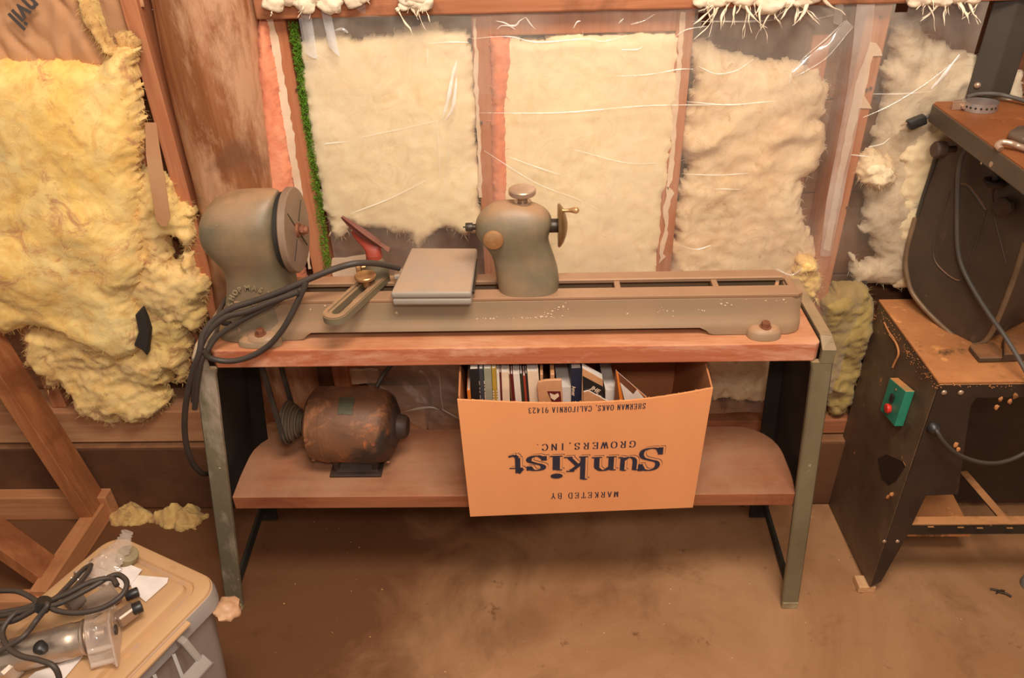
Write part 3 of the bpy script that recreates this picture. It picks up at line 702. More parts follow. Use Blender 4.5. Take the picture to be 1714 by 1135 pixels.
for h in HOLES: D = np.minimum(D, -inside_dist(h, gx, gz))
bm = NB(); g = {}
for i in range(gx.shape[0]):
    for j in range(gx.shape[1]):
        if D[i, j] > -0.004: g[(i, j)] = bm.verts.new((gx[i, j], film_y(gx[i, j], gz[i, j]), gz[i, j]))
for (i, j) in list(g):
    q = [(i, j), (i+1, j), (i+1, j+1), (i, j+1)]
    if all(k in g for k in q): bm.faces.new([g[k] for k in q])
sheet = thing('plastic_sheet', 'clear creased plastic film stapled over the wall studs and cream insulation', 'plastic sheet', (0.4, -0.03, 0.3))
link('film', bm, M['film'], sheet, smooth=True, angle=180)
def fold_glint(pts, w=0.0022, h=0.0022):
    """a pressed crease standing off the film: a little tent with thickness that dies out at both ends"""
    P = []
    for a, b_ in pts:
        q = onY(a, b_, -0.035); P.append(V((q.x, film_y(q.x, q.z)-0.0006, q.z)))
    P = spline(P, 8); bm = NB(); rows = []
    n = len(P)
    for i, p in enumerate(P):
        t = (P[min(i+1, n-1)]-P[max(i-1, 0)]).normalized(); s = t.cross(V((0, 1, 0))).normalized()
        k = max(0.15, math.sin(PI*(i+.5)/n))**0.6*(0.8+0.5*fbm(p.x*40, 1, p.z*40, 2)); prof = [(-1, 0), (-.5, .75), (0, 1), (.5, .75), (1, 0)]
        rows.append([bm.verts.new(p+s*(w*k*a)+V((0, -h*k*b_, 0))) for a, b_ in prof])
    for A, B in zip(rows, rows[1:]):
        for a in range(4): bm.faces.new((A[a], A[a+1], B[a+1], B[a]))
    link('fold_glint', bm, M['film_painted_glare' if w > 0.004 else 'film_fold_glint'], sheet, smooth=True, angle=180)  # wide folds get the painted glare
for pts in ([(802, 190), (940, 190), (1083, 178), (1220, 176)], [(810, 253), (895, 307), (965, 335), (1002, 352)], [(850, 263), (900, 282), (943, 296)],
            [(961, 252), (1046, 273), (1105, 275)], [(1017, 128), (1080, 126), (1135, 117), (1160, 116)], [(542, 243), (586, 238)], [(600, 232), (670, 218), (734, 203)],
            [(716, 74), (750, 72), (785, 72)], [(715, 80), (715, 110)], [(731, 207), (734, 250), (736, 310)], [(756, 206), (750, 260), (742, 326)], [(586, 360), (650, 335), (720, 300)],
            [(1150, 171), (1220, 176), (1300, 170)], [(1142, 292), (1200, 294), (1255, 291)], [(1195, 317), (1240, 318)], [(1446, 198), (1495, 175), (1555, 138), (1610, 95)], [(1425, 261), (1460, 265)],
            [(1462, 158), (1510, 158), (1560, 154)], [(1455, 248), (1478, 243), (1492, 232)], [(1170, 112), (1200, 124), (1235, 118), (1262, 100)], [(1158, 36), (1250, 37), (1300, 34)],
            [(1360, 35), (1400, 26)], [(1140, 412), (1165, 418), (1190, 412)], [(1300, 452), (1325, 462), (1345, 450)],
            [(790, 66), (850, 62), (900, 72), (980, 66), (1010, 70), (1050, 60)], [(1130, 62), (1150, 50), (1185, 44)], [(832, 50), (840, 44), (862, 44), (870, 36), (880, 30)],
            [(880, 30), (888, 42), (896, 50)], [(960, 48), (966, 38), (972, 36)], [(1036, 40), (1044, 32)], [(1056, 42), (1078, 36), (1096, 25)], [(862, 50), (846, 40), (830, 36)]):
    fold_glint(pts)
for pts, w in (([(740, 200), (748, 175), (757, 130), (764, 104)], 0.0045), ([(745, 203), (758, 180), (764, 130)], 0.005), ([(756, 203), (760, 160), (766, 106)], 0.003),
               ([(1330, 118), (1350, 95), (1385, 66), (1416, 36)], 0.0022), ([(1330, 130), (1352, 118), (1386, 96), (1428, 48)], 0.0022), ([(1322, 142), (1324, 128), (1330, 112)], 0.0022), ([(1560, 150), (1580, 128), (1608, 92)], 0.006),
               ([(1078, 78), (1066, 84), (1040, 84)], 0.003), ([(560, 52), (572, 50), (582, 56)], 0.004), ([(512, 92), (524, 98), (534, 94)], 0.004)):
    fold_glint(pts, w, 0.003)
# doubled strips of film
def film_strip(pts, dy=0.004, m='film_tape'):
    bm = NB(); P = [onY(a, b_, -0.038) for a, b_ in pts]
    n = len(P)//2; rows = []
    L, Rr = P[:n], P[n:][::-1]
    for k in range(n-1):
        for t in np.linspace(0, 1, 9)[:-1] if k < n-2 else np.linspace(0, 1, 9):
            a, b_ = L[k].lerp(L[k+1], t), Rr[k].lerp(Rr[k+1], t); row = []
            for u in np.linspace(0, 1, 6):
                q = a.lerp(b_, u); row.append(bm.verts.new((q.x, film_y(q.x, q.z)-dy-0.003*math.sin(u*PI)*(1+fbm(q.x*30, 2, q.z*12, 2)), q.z)))
            rows.append(row)
    for A, B in zip(rows, rows[1:]):
        for a in range(5): bm.faces.new((A[a], A[a+1], B[a+1], B[a]))
    link('film_strip', bm, M[m], sheet, smooth=True, angle=180)
film_strip([(494, 4), (508, 90), (531, 100), (516, -2)], m='film_tape2')
film_strip([(532, -2), (550, 80), (568, 96), (549, -2)], m='film_tape2')
film_strip([(1436, 8), (1420, 150), (1385, 340), (1374, 430), (1392, 430), (1412, 340), (1448, 150), (1466, 8)])
film_strip([(1402, -4), (1396, 40), (1410, 44), (1416, -4)])
film_strip([(1325, 118), (1385, 70), (1418, 34), (1430, 46), (1388, 92), (1330, 130)], 0.006)
# loose sheet slumped behind the motor
FP2 = [(608, 612), (782, 612), (790, 716), (722, 714), (690, 700), (640, 690)]
P2 = pxpoly(FP2, -0.045); A = np.array(P2); cell = 0.006
gx, gz = np.meshgrid(np.arange(A[:, 0].min(), A[:, 0].max(), cell), np.arange(A[:, 1].min(), A[:, 1].max(), cell), indexing='ij'); D = inside_dist(P2, gx, gz)
bm = NB(); g = {}
for i in range(gx.shape[0]):
    for j in range(gx.shape[1]):
        if D[i, j] > -0.004:
            x, z = gx[i, j], gz[i, j]; r = 1-abs(fbm(x*7+2, 3.3, z*9+x*6, 3))
            g[(i, j)] = bm.verts.new((x, -0.052-0.016*r*r-0.003*fbm(x*10, 1, z*10, 2), z))
for (i, j) in list(g):
    q = [(i, j), (i+1, j), (i+1, j+1), (i, j+1)]
    if all(k in g for k in q): bm.faces.new([g[k] for k in q])
link('loose_plastic_film', bm, M['film_dim'], smooth=True, angle=180, label='dull loose plastic film slumped behind the motor under the bench', cat='plastic sheet')
lf = bpy.data.objects['loose_plastic_film']
for pts_, w_ in (([(676, 690), (700, 684), (722, 682), (735, 686)], 0.0035), ([(738, 684), (752, 692), (772, 703)], 0.002), ([(735, 620), (738, 660), (742, 690)], 0.0012)):  # fold-shaped white ribbons paint the bright streaks on the loose film
    P = spline([onY(a, b_, -0.080) for a, b_ in pts_], 6); bm = NB(); rows = []
    for i_, p in enumerate(P):
        t = (P[min(i_+1, len(P)-1)]-P[max(i_-1, 0)]).normalized(); s_ = t.cross(V((0, 1, 0))).normalized(); k_ = math.sin(PI*(i_+.4)/len(P))
        rows.append([bm.verts.new(p+s_*(w_*k_*a)+V((0, -.003*k_*b_, 0))) for a, b_ in ((-1, 0), (0, 1), (1, 0))])
    for A_, B_ in zip(rows, rows[1:]):
        for a in range(2): bm.faces.new((A_[a], A_[a+1], B_[a+1], B_[a]))
    link('fold_glint', bm, M['film_fold_glint'], lf, smooth=True, angle=180)
# white wool fluff caught along the beam
def wisp(bm, p, d, L, r, rnd, kids=3):
    pts = [V(p)]; dd = V(d).normalized()
    for k in range(5):
        dd = (dd+V((rnd.uniform(-.35, .35), rnd.uniform(-.3, .2), rnd.uniform(-.3, .2)))).normalized(); pts.append(pts[-1]+dd*L/5)
    tube(bm, pts, r, 6, 4, lambda t: (1-t)**0.6*(0.8+0.5*math.sin(t*9+p[0]*90))+0.05)
    for k in range(kids):
        q = pts[rnd.randint(0, 3)]; wisp(bm, q, dd+V((rnd.uniform(-.8, .8), 0, rnd.uniform(-.5, .5))), L*0.5, r*0.5, rnd, 0)
def fluff(label, px0, px1, y0, seed, n=12, L=0.05, R0=0.012, down=1.0):
    bm = NB(); rnd = random.Random(seed)
    for k in range(n):
        a = px0+(px1-px0)*k/(n-1)+rnd.uniform(-9, 9); p = onY(a, y0+rnd.uniform(-12, 8), -0.05)
        t = NB(); bmesh.ops.create_icosphere(t, subdivisions=3, radius=R0*rnd.uniform(0.6, 1.6))
        for v in t.verts: v.co = v.co*(1+0.35*fbm(v.co.x*90+k, v.co.y*90, v.co.z*90+seed, 3)); v.co.x *= 1.4; v.co.y *= 0.7; v.co += p
        merge(bm, t)
        for _ in range(2 if k % 2 else 1): wisp(bm, p+V((rnd.uniform(-.018, .018), 0, -.002)), (rnd.uniform(-1.1, 1.1), -0.2, -1*down), L*rnd.uniform(0.3, 1.4), R0*rnd.uniform(.12, .34), rnd, 1)
    link('insulation_fluff', bm, M['fluff'], label=label, cat='insulation', smooth=True, angle=180)
fluff('white fluff along the beam above the mossy stud, leftmost of the fluff tufts', 466, 600, 0, 1, 11, 0.03)
fluff('short tuft of white fluff on the beam above the first cream batt', 668, 712, 4, 2, 5, 0.05)
fluff('long white wisps of fluff hanging from the beam over the lumpy tan batt', 1180, 1250, 2, 3, 9, 0.06)
fluff('white fluff and wisps under the beam, left of the long plastic strip', 1268, 1362, -2, 4, 10, 0.055)
fluff('pale fluff on the beam at far right beside the bandsaw column', 1535, 1625, -6, 5, 9, 0.05)
# ============================================================ MORE MATERIALS
SPK = ((230, 200, 165), 40, 0.70, 0.03)
M['green'] = surf('grey_green_enamel', (114, 102, 80), (104, 92, 70), 8, 0.48, bump=0.12, bscale=160, dust=(168, 128, 94), dust_amt=0.95, spots=(((134, 110, 84), 7, 0.46, 0.2), ((216, 184, 140), 70, 0.74, 0.03)), spec=0.5)
M['green_bed'] = surf('dusty_green_enamel', (134, 114, 90), (150, 120, 92), 6, 0.5, bump=0.12, bscale=160, dust=(176, 132, 98), dust_amt=0.95, spots=(((232, 200, 164), 26, 0.70, 0.02), ((232, 200, 164), 60, 0.74, 0.02)), spec=0.4)
M['green_leg'] = surf('leg_green_enamel', (122, 110, 84), (106, 94, 70), 9, 0.5, bump=0.12, bscale=120, stretch=(1, 1, .6), dust=(176, 140, 104), spots=(((196, 170, 146), 16, 0.64, 0.06), ((226, 200, 170), 60, 0.72, 0.04)), spec=0.4)
M['green_leg_worn'] = surf('worn_leg_enamel', (122, 110, 90), (104, 98, 76), 9, 0.5, bump=0.12, bscale=120, stretch=(1, 1, .6), dust=(176, 140, 104), spots=(((186, 168, 150), 9, 0.47, 0.22, (1.4, 1, .5)), ((226, 200, 170), 60, 0.68, 0.04)), spec=0.4)
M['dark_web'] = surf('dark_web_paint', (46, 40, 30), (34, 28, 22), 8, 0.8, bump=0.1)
M['rail'] = surf('ground_rail_steel', (168, 130, 100), (150, 114, 88), 9, 0.45, 0.25, bump=0.1, bscale=80, stretch=(.1, 1, 1), dust=(178, 138, 106), dust_amt=0.6)
M['steel'] = surf('dull_steel', (190, 160, 136), (160, 134, 112), 14, 0.35, 0.6, bump=0.08, spots=(((120, 84, 58), 30, 0.66, 0.1),))
M['steel_dark'] = surf('dark_steel', (78, 66, 56), (60, 50, 44), 14, 0.4, 0.5, bump=0.08)
M['faceplate'] = surf('grey_cast_plate', (150, 124, 104), (136, 112, 92), 12, 0.5, 0.3, bump=0.1, spots=(((170, 112, 70), 9, 0.62, 0.15),))
M['brass'] = surf('worn_nickel_brass', (206, 160, 112), (170, 126, 84), 18, 0.34, 0.65, bump=0.06, spots=(((228, 190, 140), 24, 0.6, 0.1),))
M['bronze'] = surf('dull_bronze', (140, 106, 66), (116, 88, 54), 18, 0.3, 0.6, bump=0.06)
M['red'] = surf('red_enamel', (160, 66, 48), (140, 56, 42), 14, 0.5, bump=0.1, dust=(140, 96, 82), dust_amt=0.7)
M['rest_red'] = surf('blade_red', (112, 62, 50), (92, 48, 40), 14, 0.5, bump=0.1, dust=(142, 96, 82), dust_amt=0.9)
M['pulley'] = surf('pulley_steel', (138, 120, 102), (112, 96, 80), 14, 0.38, 0.5, bump=0.06)
M['case'] = surf('grey_plastic_case', (150, 140, 130), (144, 132, 122), 6, 0.5, bump=0.05, dust=(172, 142, 118), dust_amt=1.0, dthr=0.6)
M['rubber'] = surf('black_rubber', (62, 52, 46), (50, 42, 38), 10, 0.5, bump=0.05, dust=(110, 92, 78), dust_amt=0.35)
M['belt'] = surf('belt_rubber', (70, 58, 48), (50, 42, 36), 10, 0.7, bump=0.05)
M['rust'] = surf('rusty_motor', (116, 76, 50), (90, 58, 42), 7, 0.6, 0.1, bump=0.35, bscale=90, spots=(((190, 98, 40), 7, 0.60, 0.12), ((48, 38, 34), 6, 0.52, 0.12, (1, 1, 1.3)), ((168, 120, 84), 30, 0.66, 0.08)), dist=1.0)
M['rust_bolt'] = surf('rusty_bolt', (140, 86, 60), (112, 66, 46), 30, 0.6, 0.1, bump=0.2)
M['rust_dark'] = surf('dark_rust', (78, 58, 46), (54, 40, 34), 8, 0.6, 0.1, bump=0.3, bscale=90, spots=(((170, 92, 46), 12, 0.62, 0.08),))
M['card'] = surf('cardboard', (228, 154, 102), (220, 146, 96), 5, 0.8, bump=0.06, bscale=90, stretch=(1, 1, .2), spec=0.15)
M['card_in'] = surf('cardboard_inside', (186, 122, 80), (170, 108, 70), 5, 0.85, bump=0.06, spec=0.1)
M['card_edge'] = surf('cardboard_edge', (240, 176, 122), (216, 146, 96), 60, 0.85, bump=0.2, spec=0.1)
M['ink_blue'] = plain('navy_ink', (52, 48, 62), 0.7, spec=0.2)

# ============================================================ WORKBENCH
bench = thing('workbench', 'long wooden two-tier workbench on splayed grey-green metal legs, against the wall', 'workbench', (-0.05, -0.25, 0))
bm = NB(); P = [(-0.655, -0.36), (-0.645, -0.371), (0.548, -0.371), (0.557, -0.362), (0.557, -0.125), (-0.655, -0.125)]
prism(bm, [(x, y, 0.743) for x, y in P], (0, 0, 0.042), 0.0025, 2); link('bench_top', bm, M['bench'], bench)
P = [(-0.700, -0.370), (0.577, -0.370), (0.583, -0.33), (0.585, -0.30)]
for k in range(7): a = PI/2*k/6; P.append((0.49+0.095*math.cos(a), -0.235+0.10*math.sin(a)))
for k in range(7): a = PI/2+PI/2*k/6; P.append((-0.600+0.102*math.cos(a), -0.235+0.10*math.sin(a)))
P.append((-0.703, -0.30))
bm = NB(); prism(bm, [(x, y, 0.342) for x, y in P], (0, 0, 0.038), 0.002, 1); link('lower_shelf', bm, M['shelf'], bench)
def leg_frame(sx, xt, xf, wt, wf, matn, labl):
    """cast side frame: front band, rear band, top cap and the dark web between them; xt/xf outer edge at top/foot"""
    f = thing('leg_frame', None, None, (0, 0, 0)); f.parent = bench; f.location = V((0, 0, 0)); f['label'] = labl
    def xo(z): return xt+(xf-xt)*(1-z/0.79)
    def ww(z): return wt+(wf-wt)*(1-z/0.74)
    # front band, faintly bowed, flaring into the cap under the board
    bm = NB(); rows = []
    zs = [0.003, 0.02, 0.05, 0.12, 0.25, 0.40, 0.55, 0.65, 0.69, 0.72, 0.741]
    for z in zs:
        o = xo(z); i = o-sx*ww(z)
        if z > 0.735: i -= sx*0.004
        y = -0.385+0.012*(z/0.74)
        if z < 0.01: i += sx*0.008*0; o -= sx*0.005
        row = []
        for (x, yy) in ((o, y+0.014), (o, y+0.003), (o-sx*0.003, y), (i+sx*0.003, y), (i, y+0.003), (i, y+0.012)): row.append(bm.verts.new((x, yy, z)))
        rows.append(row)
    for A, B in zip(rows, rows[1:]):
        for k in range(6): bm.faces.new((A[k], A[(k+1) % 6], B[(k+1) % 6], B[k]))
    bm.faces.new(rows[0]); bm.faces.new(rows[-1]); link('front_leg', bm, M[matn], f)
    # rear band
    bm = NB()
    prism(bm, [(xo(0)-sx*0.05, -0.085, 0.003), (xo(0), -0.085, 0.003), (xo(0.74), -0.11, 0.741), (xo(0.74)-sx*0.036, -0.11, 0.741)], (0, 0.010, 0), 0.001, 1)
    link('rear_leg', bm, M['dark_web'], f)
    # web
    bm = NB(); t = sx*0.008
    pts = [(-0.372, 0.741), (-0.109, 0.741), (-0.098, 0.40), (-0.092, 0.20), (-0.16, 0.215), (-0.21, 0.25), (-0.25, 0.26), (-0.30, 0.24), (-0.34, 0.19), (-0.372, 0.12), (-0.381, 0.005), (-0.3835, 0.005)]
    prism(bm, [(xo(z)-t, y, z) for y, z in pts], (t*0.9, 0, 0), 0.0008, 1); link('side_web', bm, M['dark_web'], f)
    # foot runner and the cap strip beside the board
    bm = NB(); obox(bm, (xo(0.03)-sx*0.012, -0.372, 0.02), (xo(0.03)-sx*0.012, -0.084, 0.05), 0.008, 0.03, bev=0.001); link('foot_runner', bm, M['dark_web'], f)
    bm = NB(); a, b_ = xt+sx*0.0, xt-sx*0.024
    prism(bm, [(a, -0.350, 0.790), (a, -0.12, 0.790), (b_, -0.12, 0.790), (b_, -0.345, 0.790)], (0, 0, -0.012), 0.002, 2)
    prism(bm, [(a, -0.350, 0.789), (a+sx*0.004, -0.374, 0.770), (a+sx*0.003, -0.374, 0.738), (b_, -0.374, 0.738), (b_, -0.372, 0.770), (b_, -0.345, 0.789)], (0, 0.010, 0), 0.0015, 1)
    prism(bm, [(a+sx*0.001, -0.372, 0.739), (a+sx*0.001, -0.12, 0.739), (a, -0.12, 0.782), (a, -0.36, 0.782)], (-sx*0.010, 0, 0), 0.001, 1)
    link('cap', bm, M[matn], f)
    # worn shoe on the foot
    bm = NB(); box(bm, (min(xo(0)-sx*ww(0), xo(0)-sx*0.003)-0.001, -0.3875, 0.0), (max(xo(0)-sx*ww(0), xo(0)-sx*0.003)+0.001, -0.372, 0.022), 0.002)
    link('foot', bm, M['leg_shoe'], f)
M['leg_shoe'] = surf('scuffed_foot', (176, 156, 124), (140, 122, 92), 30, 0.7, bump=0.2)
leg_frame(1, 0.585, 0.643, 0.040, 0.040, 'green_leg', 'right leg frame, speckled olive green enamel')
leg_frame(-1, -0.688, -0.797, 0.042, 0.043, 'green_leg_worn', 'left leg frame, enamel worn to pale metal near the top')

# ============================================================ WOOD LATHE
lathe = thing('wood_lathe', 'grey-green cast iron wood lathe with headstock, tailstock and slotted bed on the bench', 'lathe', (-0.05, -0.27, 0.785))
bed = thing('bed', None, None); bed.parent = lathe
x0, x1 = -0.60, 0.524
# front casting: curved skirt with an arched cut-out
bm = NB(); prof = lambda cut: [(-0.318, 0.8645), (-0.322, 0.861), (-0.324, 0.845), (-0.327, 0.825), (-0.334, 0.812), (-0.338, 0.804), (-0.338, 0.804 if cut else 0.787), (-0.322, 0.804 if cut else 0.787), (-0.312, 0.82), (-0.306, 0.862)]
xs = [(-0.60, 0), (-0.48, 0), (-0.470, .15), (-0.462, .6), (-0.452, 1), (0.325, 1), (0.338, .6), (0.346, .15), (0.356, 0), (0.50, 0), (0.516, 0), (0.526, 0)]
rows = []
for n_, (x, c) in enumerate(xs):
    endr = 0.0 if n_ < len(xs)-2 else (0.006 if n_ == len(xs)-2 else 0.016)
    rows.append([bm.verts.new((x, y+endr, z+(0 if k not in (6, 7) else -(1-c)*0.017+0.0)-0.0)) for k, (y, z) in enumerate(prof(True))])
for A, B in zip(rows, rows[1:]):
    n_ = len(A)
    for k in range(n_): bm.faces.new((A[k], A[(k+1) % n_], B[(k+1) % n_], B[k]))
bm.faces.new(rows[0]); bm.faces.new(rows[-1]); link('front_casting', bm, M['green_bed'], bed, smooth=True, angle=40)
bm = NB(); box(bm, (x0, -0.236, 0.787), (x1-0.03, -0.226, 0.862), 0.002); link('rear_casting', bm, M['green_bed'], bed)
# end wall, rounded
bm = NB(); box(bm, (0.500, -0.312, 0.787), (0.522, -0.232, 0.863), 0.006, 3); link('end_casting', bm, M['green_bed'], bed)
bm = NB(); prism(bm, [(-0.60, -0.323, 0.863), (0.512, -0.323, 0.863), (0.522, -0.316, 0.863), (0.510, -0.287, 0.863), (-0.60, -0.287, 0.863)], (0, 0, 0.007), 0.0015, 2); link('front_rail', bm, M['rail'], bed)
bm = NB(); prism(bm, [(-0.60, -0.258, 0.863), (0.506, -0.258, 0.863), (0.507, -0.246, 0.863), (0.490, -0.223, 0.863), (-0.60, -0.223, 0.863)], (0, 0, 0.007), 0.0015, 2); link('rear_rail', bm, M['rail'], bed)
bm = NB(); prism(bm, [(-0.60, -0.259, 0.8701), (0.498, -0.259, 0.8701), (0.498, -0.2555, 0.8722), (-0.60, -0.2555, 0.8722)], (0, 0, 0.0005)); link('rail_lip', bm, M['rail'], bed)
for x in (-0.33, 0.165, 0.36, 0.508):
    bm = NB(); box(bm, (x-0.006, -0.290, 0.845), (x+0.006, -0.255, 0.8685), 0.001, 1); link('cross_rib', bm, M['rail'], bed)
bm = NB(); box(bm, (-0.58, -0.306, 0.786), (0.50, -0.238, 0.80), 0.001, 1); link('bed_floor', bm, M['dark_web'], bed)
def lug(x, y):
    bm = NB(); loft(bm, [(0.786, x-0.034, x+0.034, y-0.02, y+0.03), (0.800, x-0.033, x+0.033, y-0.019, y+0.03), (0.806, x-0.026, x+0.026, y-0.013, y+0.028), (0.808, x-0.02, x+0.02, y-0.008, y+0.028)], 28, 2.3)
    o = link('mounting_lug', bm, M['green_bed'], bed, smooth=True, angle=50)
    bm = NB(); cyl(bm, (x, y+0.0, 0.806), (x, y+0.0, 0.819), 0.0085, 6, bev=0.001); cyl(bm, (x, y, 0.806), (x, y, 0.809), 0.012, 16); link('bolt', bm, M['rust_bolt'], bed)
lug(0.452, -0.343); lug(-0.552, -0.345)
# loose paint chips stay a part of the enamel
bm = NB(); rnd = random.Random(9)
for cx, cz, s, n_ in ((0.018, 0.829, .014, 26), (-0.02, .826, .02, 12), (0.048, .845, .010, 12), (0.25, .834, .014, 9), (0.33, .838, .006, 4), (0.37, .853, .012, 6), (0.47, .856, .01, 4), (-0.1, .828, .02, 8), (-0.42, .856, .008, 3)):
    for k in range(n_):
        x, z = rnd.gauss(cx, s), rnd.gauss(cz, s*.38); z = min(max(z, .826), .859); r = rnd.uniform(.0008, .0026)
        y = -0.3222-(0.861-z)*0.13
        bm.faces.new([bm.verts.new((x+r*rnd.uniform(.6, 1.3)*math.cos(a), y-0.0012, z+r*rnd.uniform(.5, 1)*math.sin(a))) for a in (0, 1.1, 2.2, 3.3, 4.4, 5.4)])
link('paint_chips', bm, M['glue'], bed, kind='stuff')

# headstock
hs = thing('headstock', None, None); hs.parent = lathe
YC = -0.272
def hx(px, py): return onY(px, py, YC).x
bm = NB()
S = [(0.787, -0.655, -0.478, -0.345, -0.215), (0.800, -0.652, -0.480, -0.343, -0.217), (0.812, -0.641, -0.487, -0.335, -0.219), (0.840, -0.634, -0.489, -0.328, -0.220), (0.880, -0.622, -0.487, -0.322, -0.222),
     (0.915, -0.617, -0.486, -0.322, -0.222), (0.938, -0.621, -0.485, -0.326, -0.218), (0.960, -0.632, -0.484, -0.333, -0.212), (0.985, -0.642, -0.484, -0.339, -0.206), (1.010, -0.643, -0.483, -0.341, -0.203), (1.035, -0.636, -0.483, -0.337, -0.207),
     (1.057, -0.620, -0.484, -0.324, -0.220), (1.072, -0.594, -0.485, -0.308, -0.236), (1.080, -0.560, -0.488, -0.292, -0.252), (1.083, -0.540, -0.500, -0.280, -0.264)]
loft(bm, [s[:5]+(3.2,) for s in smooth_secs(S, 4)], 56, 3.2)
hbody = link('housing', bm, M['green'], hs, smooth=True, angle=60)
bm = NB(); cyl(bm, (-0.486, YC, 1.0), (-0.476, YC, 1.0), 0.074, 48); link('gap_ring', bm, M['dark_web'], hs)
bm = NB(); rev(bm, (-0.476, YC, 1.0), (1, 0, 0), [(0, 0.076), (0.001, 0.081), (0.003, 0.083), (0.013, 0.083), (0.0155, 0.081), (0.016, 0.078), (0.0155, 0.012), (0.0155, 0)], 64)
fp = link('faceplate', bm, M['faceplate'], hs, smooth=True, angle=30)
bm = NB()
for k in range(4):
    a = 0.65+PI/2*k; d = V((0, math.cos(a), math.sin(a))); c = V((-0.4598, YC, 1.0))
    bm = NB(); obox(bm, c+d*0.020, c+d*0.066, 0.0025, 0.0012, up=(1, 0, 0)); link('slot', bm, M['steel_dark'], fp)
bm = NB(); cyl(bm, (-0.461, YC, 1.0), (-0.456, YC, 1.0), 0.014, 24); cyl(bm, (-0.457, YC, 1.0), (-0.440, YC, 1.0), 0.0075, 16, bev=.001); cyl(bm, (-0.452, YC, 1.0), (-0.447, YC, 1.0), 0.011, 6); link('spindle_nose', bm, M['rust_bolt'], fp, smooth=True, angle=30)
# raised casting letters on an arc
def arc_text(s, cx, cz, rad, a0, a1, size, y, parent):
    bm = NB()
    for k, ch in enumerate(s):
        a = a0+(a1-a0)*k/(len(s)-1); o = V((cx+rad*math.cos(a), y, cz+rad*math.sin(a))); xd = V((math.sin(a), 0, -math.cos(a))); yd = V((math.cos(a), 0, math.sin(a)))
        text_mesh(bm, ch, size, axes(o-xd*size*0.3, xd, yd), extr=0.0012, bold=0.0004)
    return link('casting_letters', bm, M['cast_letters'], parent)
M['cast_letters'] = surf('raised_letter_paint', (160, 136, 104), (130, 114, 86), 60, 0.6, bump=0.1)
arc_text('SHOPMASTER', -0.562, 0.856, 0.041, R(168), R(5), 0.0150, -0.3235, hs)
bm = NB(); text_mesh(bm, 'TOOLS', 0.0125, axes((-0.585, -0.3240, 0.862), (1, 0, 0), (0, 0, 1)), extr=0.0012, bold=.0003); link('casting_letters', bm, M['cast_letters'], hs)
bm = NB(); loft(bm, [(0.786, -0.60, -0.51, -0.366, -0.33), (0.797, -0.598, -0.512, -0.364, -0.33), (0.803, -0.588, -0.522, -0.355, -0.33)], 28, 2.3); link('foot_flange', bm, M['green_bed'], hs, smooth=True, angle=50)

# tailstock
ts = thing('tailstock', None, None); ts.parent = lathe
bm = NB()
S = [(0.8705, -0.074, 0.047, -0.322, -0.224), (0.885, -0.0765, 0.0475, -0.320, -0.224), (0.905, -0.0785, 0.045, -0.317, -0.226), (0.925, -0.081, 0.040, -0.314, -0.228), (0.945, -0.086, 0.034, -0.312, -0.230), (0.962, -0.096, 0.029, -0.313, -0.230),
     (0.978, -0.107, 0.027, -0.315, -0.229), (0.993, -0.113, 0.030, -0.316, -0.228), (1.008, -0.113, 0.033, -0.315, -0.229), (1.022, -0.107, 0.030, -0.311, -0.233), (1.036, -0.094, 0.016, -0.304, -0.240), (1.046, -0.077, -0.006, -0.294, -0.250), (1.051, -0.060, -0.020, -0.284, -0.262)]
loft(bm, smooth_secs(S, 4), 52, 2.7); link('housing', bm, M['green'], ts, smooth=True, angle=60)
bm = NB(); cyl(bm, (-0.022, YC, 1.040), (-0.022, YC, 1.052), 0.017, 24); cyl(bm, (-0.022, YC, 1.048), (-0.022, YC, 1.066), 0.0095, 20); rev(bm, (-0.022, YC, 1.064), (0, 0, 1), [(0, 0.019), (0.002, 0.0245), (0.004, 0.026), (0.011, 0.026), (0.013, 0.0245), (0.014, 0)], 36)
link('clamp_knob', bm, M['steel'], ts, smooth=True, angle=30)
p = onY(826, 402, -0.322)
bm = NB(); cyl(bm, (p.x, -0.31, p.z), (p.x, -0.316, p.z), 0.010, 18); rev(bm, (p.x, -0.316, p.z), (0, -1, 0), [(0, 0.015), (0.002, 0.0185), (0.006, 0.0195), (0.009, 0.018), (0.0105, 0.014), (0.011, 0)], 36); link('lock_knob', bm, M['brass'], ts, smooth=True, angle=40)
bm = NB(); cyl(bm, (-0.112, YC, 1.0), (-0.120, YC, 1.0), 0.006, 16); cyl(bm, (-0.119, YC, 1.0), (-0.133, YC, 1.0), 0.0085, 20, bev=.001); cyl(bm, (-0.133, YC, 1.0), (-0.138, YC, 1.0), 0.0015, 8); link('cup_center', bm, M['steel_dark'], ts, smooth=True, angle=30)
bm = NB(); cyl(bm, (0.028, YC, 1.0), (0.047, YC, 1.0), 0.0135, 28, bev=.001); link('sleeve', bm, M['steel_dark'], ts, smooth=True, angle=30)
bm = NB(); rev(bm, (0.045, YC, 1.0), (1, 0, 0), [(0, 0.012), (0, 0.0405), (0.002, 0.0425), (0.005, 0.041), (0.011, 0.033), (0.016, 0.020), (0.0185, 0.008), (0.019, 0)], 48)
hw = link('handwheel', bm, M['bronze'], ts, smooth=True, angle=40)
p = V((0.052, YC-0.006, 1.034)); bm = NB(); tube(bm, [p, p+V((0.010, -.001, 0.0)), p+V((0.020, -.002, 0.001)), p+V((0.026, -.003, 0.001))], 0.0045, 14, 5, lambda t: 0.75+0.1*t if t < .5 else 0.85+1.1*(t-.5)*(1.6-t)*1.6)
t_ = NB(); bmesh.ops.create_uvsphere(t_, u_segments=16, v_segments=10, radius=0.0062)
for v in t_.verts: v.co += p+V((0.027, -.003, 0.001))
merge(bm, t_); link('crank_handle', bm, M['brass'], hw, smooth=True, angle=60)

